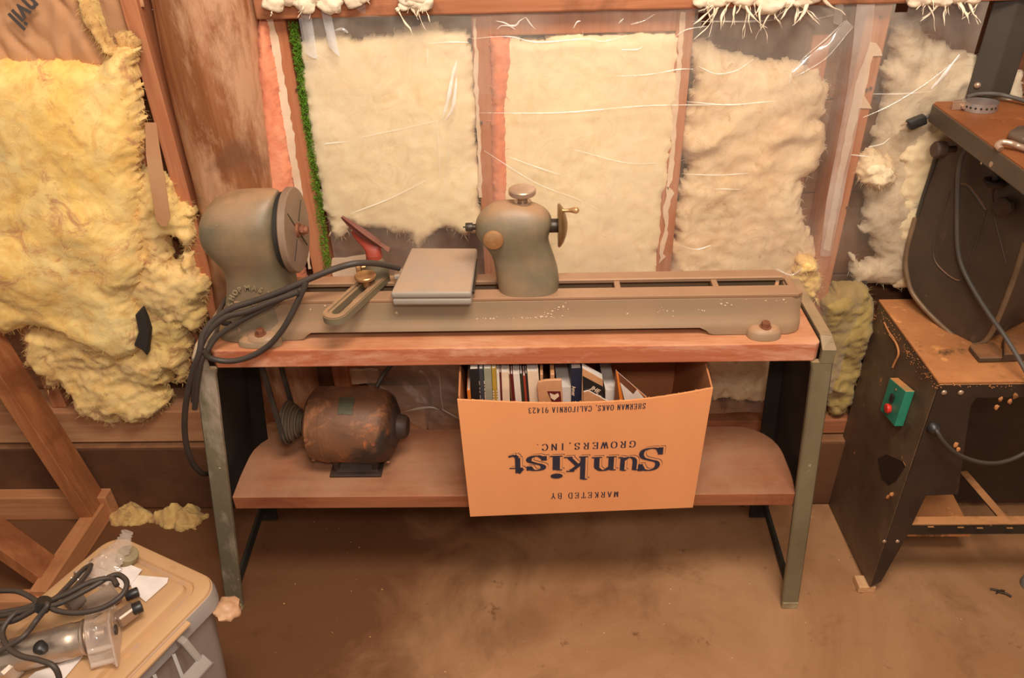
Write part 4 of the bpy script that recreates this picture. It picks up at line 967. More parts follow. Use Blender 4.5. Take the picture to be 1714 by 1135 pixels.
# tool rest: slotted foot, socket, red rest
tr = thing('tool_rest', None, None); tr.parent = lathe
a_, b_ = onZ(561, 522, 0.887), onZ(632, 458, 0.887); ZT = 0.871
d = (b_-a_).normalized(); s = V((-d.y, d.x, 0)); Lg = (b_-a_).length; bm = NB()
def race(r, off0, off1, n=14):
    c0, c1 = a_+d*off0, a_+d*off1; o = []
    for k in range(n+1): t = PI/2+PI*k/n; o.append(c0+d*(r*math.cos(t))+s*(r*math.sin(t)))
    for k in range(n+1): t = -PI/2+PI*k/n; o.append(c1+d*(r*math.cos(t))+s*(r*math.sin(t)))
    return o
def ringslab(out, inn, z0, z1):
    n = len(out)
    lv = [[bm.verts.new((q.x, q.y, z)) for q in L] for L, z in ((out, z0), (out, z1), (inn, z1), (inn, z0))]
    for A, B in zip(lv, lv[1:]+lv[:1]):
        for k in range(n): bm.faces.new((A[k], A[(k+1) % n], B[(k+1) % n], B[k]))
ringslab(race(0.024, 0.0, Lg), race(0.0085, 0.004, Lg-0.045), ZT, ZT+0.014)
ringslab(race(0.0225, 0.0, Lg), race(0.015, 0.002, Lg-0.04), ZT+0.014, ZT+0.0165)
link('slotted_foot', bm, M['green'], tr, smooth=True, angle=30)
c = V((b_.x-0.002, b_.y, 0)); bm = NB()
rev(bm, (c.x, c.y, ZT+0.013), (0, 0, 1), [(0, 0.026), (0.010, 0.0255), (0.022, 0.023), (0.034, 0.019), (0.040, 0.0165), (0.041, 0)], 32); link('socket', bm, M['green'], tr, smooth=True, angle=40)
bm = NB(); cyl(bm, (c.x, c.y, ZT+0.052), (c.x, c.y, ZT+0.062), 0.0165, 28); loft(bm, smooth_secs([(ZT+0.060, c.x-.0155, c.x+.0155, c.y-.0155, c.y+.0155), (ZT+0.070, c.x-.017, c.x+.016, c.y-.012, c.y+.012), (ZT+0.082, c.x-.024, c.x+.016, c.y-.006, c.y+.006), (ZT+0.096, c.x-.034, c.x+.000, c.y-.003, c.y+.003), (ZT+0.112, c.x-.040, c.x-.012, c.y-.002, c.y+.002)], 4), 28, 2.2)
link('rest_stem', bm, M['red'], tr, smooth=True, angle=50)
# the rest blade: a long tapered bar canted down to the right
pA, pB = onY(572, 363, c.y-0.01), onY(651, 419, c.y-0.01); bm = NB(); rows = []
for k in range(17):
    t = k/16; q = pA.lerp(pB, t)+V((0, 0, -0.004*math.sin(PI*t))); h = 0.003+0.007*math.sin(PI*min(1, t*1.1))**0.8*(0.6 if t > .8 else 1); w = 0.0065*(0.35+0.65*min(1, t*2.2)) if t < .9 else 0.009
    dd = (pB-pA).normalized(); u = V((0, 0, 1)); u = (u-dd*u.dot(dd)).normalized(); v = dd.cross(u)
    rows.append([bm.verts.new(q+v*w*x_+u*y_*h) for x_, y_ in ((-1, 0.5), (-.3, -.1), (0, -1), (.3, -.3), (1, 0.1), (1.05, 0.3), (.2, .35), (-.9, .75))])
for A, B in zip(rows, rows[1:]):
    for k in range(8): bm.faces.new((A[k], A[(k+1) % 8], B[(k+1) % 8], B[k]))
bm.faces.new(rows[0]); bm.faces.new(rows[-1]); link('rest_blade', bm, M['rest_red'] if 'rest_red' in M else M['red'], tr, smooth=True, angle=30)
k0 = onZ(612, 466, ZT+0.03); bm = NB(); cyl(bm, (k0.x, k0.y, ZT+0.012), (k0.x, k0.y, ZT+0.030), 0.007, 18); rev(bm, (k0.x, k0.y, ZT+0.026), (0, 0, 1), [(0, 0.008), (0.004, 0.019), (0.007, 0.0215), (0.011, 0.0215), (0.0125, 0.020), (0.013, 0)], 36)
link('foot_clamp_knob', bm, M['brass'], tr, smooth=True, angle=35)
bm = NB(); kx, kz = c.x-0.026, ZT+0.036; cyl(bm, (c.x-0.012, c.y-0.006, kz), (kx, c.y-0.010, kz), 0.005, 14); rev(bm, (kx, c.y-0.010, kz), (-1, -0.15, 0), [(0, 0.010), (0.002, 0.016), (0.009, 0.016), (0.011, 0.012), (0.0115, 0)], 30)
link('socket_screw', bm, M['brass'], tr, smooth=True, angle=35)

# ============================================================ GREY CASE on the rails
case = thing('tool_case', 'flat closed grey plastic case lying across the lathe bed left of the tailstock', 'case', (-0.195, -0.27, 0.8725))
def slab(bm, z0, z1, grow=0, r=0.006):
    q = [(-0.278, -0.353), (-0.122, -0.356), (-0.121, -0.170), (-0.262, -0.163)]
    cx, cy = sum(a for a, b in q)/4, sum(b for a, b in q)/4
    prism(bm, [(cx+(a-cx)*(1+grow), cy+(b-cy)*(1+grow), z0) for a, b in q], (0, 0, z1-z0), r, 3)
bm = NB(); slab(bm, 0.8728, 0.8885, -0.01, 0.005); link('tray', bm, M['case'], case, smooth=True, angle=40)
bm = NB(); slab(bm, 0.889, 0.9035, 0, 0.005); link('lid', bm, M['case'], case, smooth=True, angle=40)
bm = NB(); box(bm, (-0.122, -0.33, 0.884), (-0.1185, -0.20, 0.892), 0.001, 1); cyl(bm, (-0.1205, -0.335, 0.889), (-0.1205, -0.195, 0.889), 0.002, 8); link('hinge', bm, M['steel_dark'], case)
bm = NB(); box(bm, (-0.2855, -0.268, 0.884), (-0.272, -0.235, 0.893), 0.002); link('latch', bm, M['case'], case)

# ============================================================ MOTOR under the bench
def motor_mat():
    m, nt, b = new_mat('motor_brown_black')
    tc = nt.nodes.new('ShaderNodeTexCoord'); s = nt.nodes.new('ShaderNodeSeparateXYZ'); nt.links.new(tc.outputs['Object'], s.inputs[0])
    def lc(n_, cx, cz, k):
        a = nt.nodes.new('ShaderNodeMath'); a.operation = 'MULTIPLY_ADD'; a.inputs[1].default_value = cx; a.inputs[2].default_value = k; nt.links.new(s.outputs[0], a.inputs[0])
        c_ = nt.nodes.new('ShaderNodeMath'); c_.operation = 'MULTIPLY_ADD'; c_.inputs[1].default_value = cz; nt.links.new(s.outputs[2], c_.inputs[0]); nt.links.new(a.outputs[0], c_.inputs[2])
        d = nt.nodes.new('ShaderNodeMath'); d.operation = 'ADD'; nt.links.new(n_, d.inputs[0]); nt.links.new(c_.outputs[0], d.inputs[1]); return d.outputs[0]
    c = mix(nt, ramp(nt, ntex(nt, 9, 6, .65, dist=1.0), .35, .65), lin((122, 80, 52)), lin((94, 62, 44)))
    c = mix(nt, ramp(nt, ntex(nt, 16, 7, .7, dist=.6, off=(3, 1, 5)), .54, .64, .7), c, lin((160, 104, 68)))
    c = mix(nt, ramp(nt, lc(ntex(nt, 14, 6, .7, (1, 1, .6), .5, (8, 2, 1)), 0.6, -1.5, 0.19), .58, .68, .85), c, lin((196, 104, 48)))
    c = mix(nt, ramp(nt, lc(ntex(nt, 11, 7, .7, dist=.8, off=(1, 7, 2)), 3.4, -2.8, 0.32), .56, .74, .92), c, lin((44, 36, 32)))  # black increases towards the right end and the bottom
    nt.links.new(c, b.inputs['Base Color']); b.inputs['Roughness'].default_value = .55; b.inputs['Specular IOR Level'].default_value = .4
    bn = nt.nodes.new('ShaderNodeBump'); bn.inputs['Strength'].default_value = .35; bn.inputs['Distance'].default_value = .002
    nt.links.new(ntex(nt, 90, 6, .7), bn.inputs['Height']); nt.links.new(bn.outputs[0], b.inputs['Normal']); return m
mo = thing('electric_motor', 'round rusty electric motor with stepped pulley on the lower shelf', 'motor', (-0.425, -0.25, 0.38))
MA = V((math.cos(R(4)), math.sin(R(-4)), 0)); MC = V((-0.425, -0.245, 0.487))
p0 = MC-MA*0.105
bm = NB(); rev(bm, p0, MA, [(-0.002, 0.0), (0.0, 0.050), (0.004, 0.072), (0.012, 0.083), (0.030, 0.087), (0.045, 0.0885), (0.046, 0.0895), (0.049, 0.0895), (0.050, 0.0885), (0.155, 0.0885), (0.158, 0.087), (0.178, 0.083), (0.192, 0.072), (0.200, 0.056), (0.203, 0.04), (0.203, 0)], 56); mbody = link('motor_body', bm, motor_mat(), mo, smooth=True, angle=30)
bm = NB(); rev(bm, MC+MA*0.096, MA, [(0, 0.05), (0.004, 0.046), (0.008, 0.030), (0.024, 0.027), (0.030, 0.022), (0.031, 0)], 28); link('end_bell_hub', bm, M['rust_dark'], mo, smooth=True, angle=40)
bm = NB(); rev(bm, p0, -MA, [(-0.004, 0.05), (0.004, 0.026), (0.014, 0.016), (0.016, 0.0)], 28); cyl(bm, p0, p0-MA*0.06, 0.0075, 14); link('shaft_hub', bm, M['rust_dark'], mo, smooth=True, angle=40)
bm = NB()
box(bm, (-0.487, -0.310, 0.381), (-0.365, -0.180, 0.388), 0.002)
for x in (-0.478, -0.388): box(bm, (x, -0.296, 0.385), (x+0.014, -0.194, 0.425), 0.003)
prism(bm, [(-0.475, -0.30, 0.386), (-0.372, -0.30, 0.386), (-0.385, -0.282, 0.415), (-0.462, -0.282, 0.415)], (0, 0.07, 0), 0.003)
link('motor_base', bm, M['rust_dark'], mo)
bm = NB()
for k in range(5):
    a0, a1 = 0.95+k*0.10, 0.95+(k+1)*0.10
    pts = []
    for x_, a in ((0.085, a0), (0.120, a0), (0.120, a1), (0.085, a1)): pts.append(p0+MA*x_+V((0, -0.0892*math.cos(a), 0.0892*math.sin(a))))
    prism(bm, pts, V((0, -math.cos(a0), math.sin(a0)))*0.0012)
link('data_plate', bm, surf('plate_grey', (104, 100, 80), (84, 82, 66), 30, 0.5, 0.3), mo)
bm = NB()
for x_, a in ((0.012, 0.25), (0.165, 0.20), (0.19, -0.6), (0.012, -0.7)):
    q = p0+MA*x_+V((0, -0.084*math.cos(a), 0.084*math.sin(a))); nn = V((0, -math.cos(a), math.sin(a))); bm = NB(); cyl(bm, q, q+nn*0.004, 0.005, 8); link('case_bolt', bm, M['rust_bolt'], mo)
# stepped pulley, small step towards the motor
pu0 = p0-MA*0.015; bm = NB(); prof = [(0, 0.006), (0, 0.024)]
x = 0.0
for r in (0.026, 0.034, 0.042, 0.050):
    prof += [(x, r), (x+0.002, r+0.002), (x+0.0035, r), (x+0.006, r-0.008), (x+0.009, r-0.001), (x+0.0105, r+0.001)]; x += 0.0115
prof += [(x, 0.050), (x, 0.0)]
rev(bm, pu0, -MA, prof, 48); link('stepped_pulley', bm, M['pulley'] if 'pulley' in M else M['steel_dark'], mo, smooth=True, angle=25)
bc = pu0-MA*0.041; bm = NB(); loop = []
for k in range(17): a = PI+PI*k/16; loop.append(bc+V((0, 0.047*math.cos(a), 0.047*math.sin(a))))
loop = [bc+V((-.010, -0.046, 0.255))]+loop+[bc+V((-.010, 0.046, 0.255))]
rows = []
for i, q in enumerate(loop):
    t = (loop[min(i+1, len(loop)-1)]-loop[max(i-1, 0)]).normalized(); nn = t.cross(V((1, 0, 0))).normalized()
    rows.append([bm.verts.new(q+V((dx_, 0, 0))+nn*dn) for dx_, dn in ((-.0055, .004), (.0055, .004), (.004, -.004), (-.004, -.004))])
for A, B in zip(rows, rows[1:]):
    for k in range(4): bm.faces.new((A[k], A[(k+1) % 4], B[(k+1) % 4], B[k]))
bm.faces.new(rows[0]); bm.faces.new(rows[-1]); link('drive_belt', bm, M['belt'], mo)
bm = NB(); tube(bm, [onY(630, 648, -0.22), onY(640, 630, -0.20), onY(655, 610, -0.18), onY(662, 598, -0.17)], 0.0055, 10, 5); link('motor_lead', bm, M['rubber'], mo, smooth=True, angle=60)

# ============================================================ POWER CORD looped over the headstock
def YP(l): return [onY(a, b, y) for a, b, y in l]
cord = thing('extension_cord', 'thick black power cord looped over the headstock foot and hanging down the left leg', 'cord', (-0.6, -0.37, 0.79))
c1 = YP([(668, 449, -.26), (652, 445, -.275), (628, 441, -.30), (595, 441, -.325), (560, 450, -.335), (520, 466, -.345), (470, 488, -.350), (425, 504, -.354), (388, 516, -.362), (358, 536, -.372), (340, 560, -.388), (334, 590, -.402), (322, 625, -.405), (312, 670, -.405), (309, 710, -.402), (312, 745, -.398), (322, 775, -.39), (338, 792, -.37), (350, 792, -.34)])
bm = NB(); tube(bm, c1, 0.0062, 12, 8); link('cord_strand', bm, M['rubber'], cord, smooth=True, angle=80)
c2 = YP([(508, 484, -.352), (480, 495, -.355), (450, 512, -.36), (425, 525, -.363), (390, 545, -.368), (362, 565, -.378), (346, 588, -.392), (338, 600, -.40)])
c3 = YP([(340, 586, -.40), (350, 598, -.398), (372, 604, -.392), (398, 603, -.388), (425, 594, -.383), (450, 578, -.378), (470, 556, -.372), (486, 530, -.365), (498, 505, -.358), (508, 484, -.353), (512, 472, -.35)])
c4 = YP([(338, 598, -.405), (332, 630, -.404), (328, 665, -.402), (326, 684, -.40)])
c5 = YP([(500, 489, -.36), (460, 503, -.362), (415, 521, -.368), (380, 530, -.372), (356, 548, -.380), (338, 575, -.392), (330, 610, -.402), (326, 640, -.402), (324, 672, -.40)])
for c_ in (c2+c4[1:], c3, c5):
    bm = NB(); tube(bm, c_, 0.0058, 12, 8); link('cord_strand', bm, M['rubber'], cord, smooth=True, angle=80)
bm = NB(); tube(bm, YP([(380, 498, -.24), (370, 515, -.27), (366, 530, -.31), (372, 540, -.34), (386, 542, -.35)]), 0.0052, 12, 6); link('cord_strand', bm, M['rubber'], cord, smooth=True, angle=80)

# ============================================================ CARDBOARD CARTON with books
CB = thing('cardboard_box', 'orange-brown cardboard carton of books standing on the lower shelf, printed upside down', 'box', (0.095, -0.30, 0.381))
fl, fr_ = V((-0.149, -0.437, 0.383)), V((0.340, -0.414, 0.383)); fx = (fr_-fl).normalized(); fyv = V((-fx.y, fx.x, 0)); BW, BD, BH, TK = (fr_-fl).length, 0.275, 0.330, 0.004
def bp(u, v, w): return fl+fx*u+fyv*v+V((0, 0, w))
def bow(u, w): return -0.006*w/BH*math.sin(PI*u/BW)-0.0006
def boxpt(px, py):                               # u, w on the front panel
    u, w = BW/2, BH*.8
    for _ in range(6):
        q = onY(px, py, bp(u, bow(u, w), 0).y); u = (q-fl).dot(fx); w = q.z-fl.z
    return u, w
RIM = [boxpt(a, b_) for a, b_ in ((769, 669.5), (800, 671), (840, 673), (890, 675), (936, 675.5), (1000, 674), (1050, 671.5), (1084, 668), (1140, 659.5), (1189, 650))]
def top_front(u):
    return float(np.interp(u, [a for a, _ in RIM], [b_ for _, b_ in RIM]))+0.0008*fbm(u*150, 1, 2, 3)
bm = NB(); n = 80
def wallstrip(bm, f0, f1, topf, n, bow=0):
    """panel from f0 to f1 (functions of t: outer, inner point at height w)"""
    A = []
    for k in range(n+1):
        t = k/n; h = topf(t); A.append([bm.verts.new(f(t, w)) for f, w in ((f0, 0), (f0, h*0.5), (f0, h), (f1, h), (f1, 0))])
    for a, b in zip(A, A[1:]):
        for k in range(5): bm.faces.new((a[k], a[(k+1) % 5], b[(k+1) % 5], b[k]))
    bm.faces.new(A[0]); bm.faces.new(A[-1])
wallstrip(bm, lambda t, w: bp(t*BW+(t-.5)*0.014*w/BH, -0.006*w/BH*math.sin(PI*t), w), lambda t, w: bp(t*BW+(t-.5)*0.014*w/BH, TK-0.006*w/BH*math.sin(PI*t), w), lambda t: top_front(t*BW), n)
link('front_panel', bm, M['card'], CB)
bm = NB(); wallstrip(bm, lambda t, w: bp(TK/2+0.0005, TK+.001+t*(BD-TK), w)-fx*0.007*w/BH, lambda t, w: bp(TK+TK/2, TK+.001+t*(BD-TK), w)-fx*0.007*w/BH, lambda t: BH+0.006*math.sin(t*3), 20); link('side_panel', bm, M['card_in'], CB)
bm = NB(); wallstrip(bm, lambda t, w: bp(BW-0.0005, TK+.001+t*(BD-TK), w)+fx*(0.008*w/BH+0.004*math.sin(t*PI)*w/BH), lambda t, w: bp(BW-TK, TK+.001+t*(BD-TK), w)+fx*(0.008*w/BH+0.004*math.sin(t*PI)*w/BH), lambda t: BH+0.010*math.sin(min(1, t*1.5)*PI)*0.8-0.002, 24); link('side_panel', bm, M['card_in'], CB)
bm = NB(); wallstrip(bm, lambda t, w: bp(t*BW, BD, w), lambda t, w: bp(t*BW, BD-TK, w), lambda t: BH+0.012, 10); link('back_panel', bm, M['card_in'], CB)
bm = NB(); box(bm, (0, 0, 0), (1, 1, 1))
for v in bm.verts: v.co = bp(v.co.x*BW, 0.001+v.co.y*(BD-0.001), -0.0015+v.co.z*0.004)
link('bottom_panel', bm, M['card_in'], CB)
# printing: upside down, so text x runs to the left and text y runs down
def place_from(u0, w0, slope=0.0):
    return lambda x, y: bp(u0-x, bow(u0-x, w0-y), w0-y-slope*x)
def line_text(txt, pr, pl, hpx_top, hpx_bot, heavy=0.13, thin=0.055, gap=0.28):
    """pr/pl: right and left ends (pixels) of the letters' feet line, which is uppermost because they are upside down"""
    u0, w0 = boxpt(*pr); u1, w1 = boxpt(*pl); _, wt = boxpt(pr[0], hpx_bot)
    h = w0-wt; bm = NB(); roman(bm, txt, u0-u1, h, place_from(u0, w0, (w0-w1)/(u0-u1)), gap, heavy, thin); link('printed_lettering', bm, M['ink_blue'], CB)
line_text('SHERMAN OAKS, CALIFORNIA 91423', (1081, 675), (884, 683), 0, 684, gap=.3)
line_text('GROWERS,INC.', (1064, 738), (896, 744), 0, 748.5, gap=.45, heavy=.17)
line_text('MARKETED BY', (1035, 823), (922, 826), 0, 832, gap=.45)
PXM = (boxpt(1100, 765)[0]-boxpt(860, 765)[0])/240.0
for dx_, dy_, mm, off, grow in ((-0.0050, -0.0036, 'ink_blue', 0.0, 1.0), (-0.0036, -0.0026, 'card', 0.0004, 1.1), (0, 0, 'ink_blue', 0.0008, 1.0)):
    bm = NB()
    for c_, pr, wpx, base, upx in (('S', 1110, 38, 749, 46), ('u', 1071, 38, 764, 40), ('n', 1033, 46, 764, 40), ('k', 985, 42, 764, 43), ('i', 943, 26, 763, 42), ('s', 914, 34, 763, 42), ('t', 877, 28, 761, 40)):
        adv, sts = LOW[c_]; ub, wb = boxpt(pr, base); kx = wpx*PXM/adv; kz = upx*PXM*1.2*(0.90 if c_ == 'S' else 1.0)
        def pl(a, b_, ub=ub, wb=wb, kx=kx, kz=kz):
            uu = ub-a*kx-dx_; ww_ = wb-b_*kz-dy_; return bp(uu, bow(uu, ww_)-off, ww_)
        hv = 0.19 if c_ in 'Si' else 0.165
        for st in sts: stroke_poly(bm, st, hv*grow, 0.05*grow, pl)
        if c_ == 'i': bm.faces.new([bm.verts.new(pl(.17+.16*grow*math.cos(t*PI/9), .90+.12*grow*math.sin(t*PI/9))) for t in range(18)])
    link('large_lettering', bm, M[mm], CB)
# torn flutes along the top of the front panel
bm = NB(); rnd = random.Random(2)
for k in range(70):
    t = rnd.uniform(.02, .98); u = t*BW; w = top_front(u); q = bp(u+(t-.5)*.014, -0.006*math.sin(PI*t)+rnd.uniform(0, TK), w-0.001)
    obox(bm, q, q+V((rnd.uniform(-.003, .003), rnd.uniform(-.001, .001), rnd.uniform(.001, .003))), 0.0015, 0.001)
link('torn_edge', bm, M['card_edge'], CB, kind='stuff')

# books and magazines: each stands on the carton floor, spine to the front
def cover(name, c, rough=0.45): M[name] = plain(name, c, rough); return name
for nm, c in (('c_orange', (222, 122, 44)), ('c_black', (34, 30, 28)), ('c_slate', (62, 62, 64)), ('c_sage', (150, 144, 122)), ('c_gold', (176, 138, 52)), ('c_white', (222, 204, 188)), ('c_maroon', (96, 28, 28)),
              ('c_cream', (226, 196, 166)), ('c_brown', (112, 66, 44)), ('c_dgreen', (48, 50, 32)), ('c_red', (150, 58, 44)), ('c_navy', (34, 38, 56)), ('c_tan', (198, 142, 100)), ('c_pages', (214, 200, 190)), ('c_charcoal', (44, 40, 38))):
    cover(nm, c)
def book(name, label, px0, px1, lean, hh, dep, cov, page='c_pages', spine=True, dpx=0.0, cat='book', group=None, fy=0.012, topd=0.0, lab=None):
    """px0..px1: pixel span of the spine where it shows above the carton edge; lean: metres the top leans to +x"""
    q0, q1 = onY(px0, 655, -0.377), onY(px1, 655, -0.377); u0_, u1_ = (q0-fl).dot(fx), (q1-fl).dot(fx); w = u1_-u0_
    wm = 0.305; s = lean/hh; fy = fy+0.042; hh = hh*0.352/0.325 if hh > .302 else hh
    def bb(u, v, h): return bp(u+s*(h-wm), v, 0.003+h)
    o = thing(name, label, cat, bb(u0_+w/2, fy+dep/2, 0), group)
    t = min(0.0015, w*0.2); v0, v1 = TK+fy, TK+fy+dep
    def hexa(a0, a1, b0, b1, h0, h1, cut=0.0):
        bm = NB(); vs = [bm.verts.new(bb(*q)) for q in ((a0, b0, h0), (a1, b0, h0), (a1, b1, h0), (a0, b1, h0), (a0, b0, h1), (a1, b0, h1), (a1, b1, h1-cut), (a0, b1, h1-cut))]
        for f in ((0, 3, 2, 1), (4, 5, 6, 7), (0, 1, 5, 4), (1, 2, 6, 5), (2, 3, 7, 6), (3, 0, 4, 7)): bm.faces.new([vs[i] for i in f])
        return bm
    bmc = hexa(u0_, u0_+t, v0, v1, 0, hh, topd); merge(bmc, hexa(u1_-t, u1_, v0, v1, 0, hh, topd))
    if spine: merge(bmc, hexa(u0_+t, u1_-t, v0, v0+0.0015, 0, hh))
    link('cover', bmc, M[cov], o)
    link('pages', hexa(u0_+t, u1_-t, v0+(0.0016 if spine else 0.001), v1-0.002, 0.002, hh-0.003, topd), M[page], o)
    return o, bb, u0_, u1_, v0
bk = 'books and magazines in the carton'
specs = [('magazine', 'thin orange magazine spine at the far left of the carton, beside the black book', 782, 787.5, 0.000, 0.30, 0.2, 'c_orange'),
         ('book', 'thick black book with CARPENTRY lettering down its spine in the carton', 788.5, 803, 0.0, 0.325, 0.21, 'c_black'),
         ('book', 'slim slate grey volume right of the black CARPENTRY book', 803.6, 811, 0.0, 0.325, 0.21, 'c_slate'),
         ('book', 'sage grey book with a dark smudge near its top, between slate and gold spines', 812, 824, 0.0, 0.325, 0.21, 'c_sage'),
         ('book', 'narrow golden yellow spine with small light title in the carton', 824.8, 832, 0.0, 0.325, 0.21, 'c_gold'),
         ('magazine', 'thin white magazine standing right of the golden spine', 832.6, 837, 0.0, 0.315, 0.21, 'c_white'),
         ('magazine', 'very thin dark maroon magazine between two white ones', 837.5, 840, 0.0, 0.315, 0.21, 'c_maroon'),
         ('magazine', 'widest cream white magazine wedge in the carton', 840.6, 853, 0.0, 0.315, 0.21, 'c_cream'),
         ('magazine', 'thin brown leaning magazine right of the cream wedge', 853.6, 856.2, -0.014, 0.31, 0.21, 'c_brown'),
         ('magazine', 'thin maroon leaning magazine next to the brown one', 856.8, 860.5, -0.014, 0.31, 0.21, 'c_maroon'),
         ('magazine', 'white leaning magazine between maroon and dark green spines', 861, 871.5, -0.014, 0.31, 0.21, 'c_white'),
         ('magazine', 'dark green leaning magazine in the middle of the magazine row', 872, 876.5, -0.014, 0.31, 0.21, 'c_dgreen'),
         ('magazine', 'red leaning magazine right of the dark green one', 877, 881, -0.014, 0.305, 0.21, 'c_red'),
         ('magazine', 'black edged thin leaning magazine right of the red one', 881.5, 884, -0.014, 0.31, 0.21, 'c_charcoal'),
         ('magazine', 'thick pale tan magazine bundle leaning at the end of the magazine row', 884.8, 903, -0.014, 0.315, 0.21, 'c_cream')]
for sp in specs:
    o, bb, ua, ub, v0 = book(*sp[:8], group=bk)
    if 'CARPENTRY' in sp[1]:
        bm = NB(); c_ = bb((ua+ub)/2+0.0042, v0-0.0004, 0.325); dn = (bb(0, 0, 0)-bb(0, 0, 1)).normalized()
        text_mesh(bm, 'CARPENTRY', 0.016, axes(c_-V((0.0095, 0, 0.0)), dn, fx*1.0), bold=0.0005, space=0.95); link('spine_lettering', bm, M['c_cream'], o)
    if 'golden' in sp[1]:
        bm = NB(); c_ = bb((ua+ub)/2-0.003, v0-0.0004, 0.296); dn = (bb(0, 0, 0)-bb(0, 0, 1)).normalized()
        text_mesh(bm, 'WOOD', 0.007, axes(c_, dn, fx), bold=0.0002, space=1.3) if False else [obox(bm, c_+dn*k*0.007, c_+dn*(k*0.007+0.003), 0.003, 0.0004, up=(0, -1, 0)) for k in range(5)]
        link('spine_marks', bm, M['c_cream'], o)
# rounded tan booklet with a small maroon picture
o = thing('booklet', 'tan booklet with rounded top and small maroon emblem, leaning in the carton', 'book', bp(0.17, 0.05, 0.003), bk)
bm = NB(); pts = []
for a, b_ in ((908, 676), (899, 648), (901, 640), (912, 637), (928, 636), (940, 636), (946, 676)): pts.append(onY(a, b_, -0.385))
lowr = bp(0.155, 0.04, 0.004); pts[0] = V((pts[0].x+0.012, -0.385, 0.40)); pts[-1] = V((pts[-1].x+.01, -0.385, 0.40)); prism(bm, pts, (0, 0.006, 0), 0.0008, 1); link('cover', bm, M['c_tan'], o)
bm = NB(); pts = [onY(a, b_, -0.3856) for a, b_ in ((916, 655), (938, 655), (940, 674), (925, 675))]; prism(bm, pts, (0, -0.0006, 0)); e_ = link('emblem', bm, M['c_maroon'], o)
bm = NB(); pts = [onY(a, b_, -0.3864) for a, b_ in ((920, 658), (928, 661), (934, 658), (936, 663), (928, 670), (922, 666))]; prism(bm, pts, (0, -0.0004, 0)); link('emblem_figure', bm, M['c_cream'], e_)
for (a0, a1, lbl) in ((904, 909, 'short brown booklet edge behind the rounded tan booklet, left'), (921, 928, 'short tan booklet edge sticking up behind the rounded tan booklet')):
    q0, q1 = onY(a0, 640, -0.37), onY(a1, 640, -0.37); o = thing('booklet', lbl, 'book', (q0.x, -0.36, 0.386), bk)
    bm = NB(); box(bm, (q0.x, -0.372, 0.387), (q1.x, -0.25, onY(a0, 625, -0.37).z), 0.001, 1); link('cover', bm, M['c_tan'], o)
# the books at the right, seen aslant
book('book', 'pale thick paperback, pages facing out, just left of the navy book', 934, 956, -0.006, 0.300, 0.19, 'c_white', spine=False, group=bk, topd=0.012)
o, bb, ua, ub, v0 = book('book', 'dark navy hardback with small light spine title in the carton', 956.5, 974, -0.006, 0.318, 0.2, 'c_navy', group=bk)
bm = NB(); c_ = bb((ua+ub)/2-0.006, v0-0.0004, 0.300); dn = V((0, 0, -1)); text_mesh(bm, 'Amer', 0.011, axes(c_-V((0.003, 0, 0)), dn, fx), bold=0.0002); link('spine_lettering', bm, M['c_cream'], o)
# tilted orange and black book: cover faces the viewer, top edge slopes down to the right
def slanted(name, label, pts, y, th, m, extra=()):
    P3 = [onY(a, b_, y) for a, b_ in pts]; lo = [V((P3[-1].x, y, 0.387)), V((P3[0].x, y, 0.387))]
    o = thing(name, label, 'book', ((P3[0].x+P3[-1].x)/2, y, 0.386), bk)
    bm = NB(); prism(bm, P3+lo, (0, 0.0015, 0)); link('cover', bm, M[m], o)
    bm = NB(); prism(bm, [q+V((0, 0.0016, -0.001)) for q in P3]+[q+V((0, .0016, 0)) for q in lo], (0, th, 0)); link('pages', bm, M['c_pages'], o)
    for k, (pp_, mm) in enumerate(extra):
        bm = NB(); prism(bm, [onY(a, b_, y-0.0005-0.0004*k) for a, b_ in pp_], (0, -0.0004, 0)); link('cover_band', bm, M[mm], o)
    return o
o = slanted('book', 'orange and black book with pale capitals on its slanting cover', [(975, 617), (1009, 636), (1010, 676)], -0.379, 0.02, 'c_tan', extra=[([(975, 629), (1009, 647), (1010, 664), (1009, 674), (976, 658)], 'c_black')])
bm = NB(); a_, b2 = onY(988, 651, -0.3806), onY(1010, 664, -0.3806); text_mesh(bm, 'JHE', 0.0135, axes(a_, b2-a_, V((0, 0, 1))-((b2-a_).normalized())*((b2-a_).normalized().z)), bold=.0003, extr=.0002)
a_ = onY(993, 664, -0.3806); text_mesh(bm, 'SE', 0.0145, axes(a_, b2-onY(988, 651, -0.3806), V((0, 0, 1))-((b2-onY(988, 651, -0.3806)).normalized())*((b2-onY(988, 651, -0.3806)).normalized().z)), bold=.0003, extr=.0002); link('cover_lettering', bm, M['c_cream'], o)
slanted('book', 'small tan book in front of the orange and black one, only its corner showing', [(977, 657), (985, 655), (1018, 673), (1018, 680)], -0.386, 0.005, 'c_tan')
book('book', 'thick white page block right of the orange and black book', 1014, 1033, -0.014, 0.288, 0.18, 'c_white', spine=False, group=bk, topd=0.012)
o = slanted('book', 'brown and rust covered book at the right end of the row, cover slanting away', [(1031, 620), (1034, 624), (1083, 666), (1085, 678)], -0.380, 0.004, 'c_brown', extra=[([(1031, 620), (1034, 622), (1044, 674), (1038, 676)], 'c_orange'), ([(1034, 623), (1038, 627), (1086, 668), (1083, 668)], 'c_orange'), ([(1038, 640), (1060, 660), (1066, 652), (1078, 666), (1046, 672)], 'c_white')])
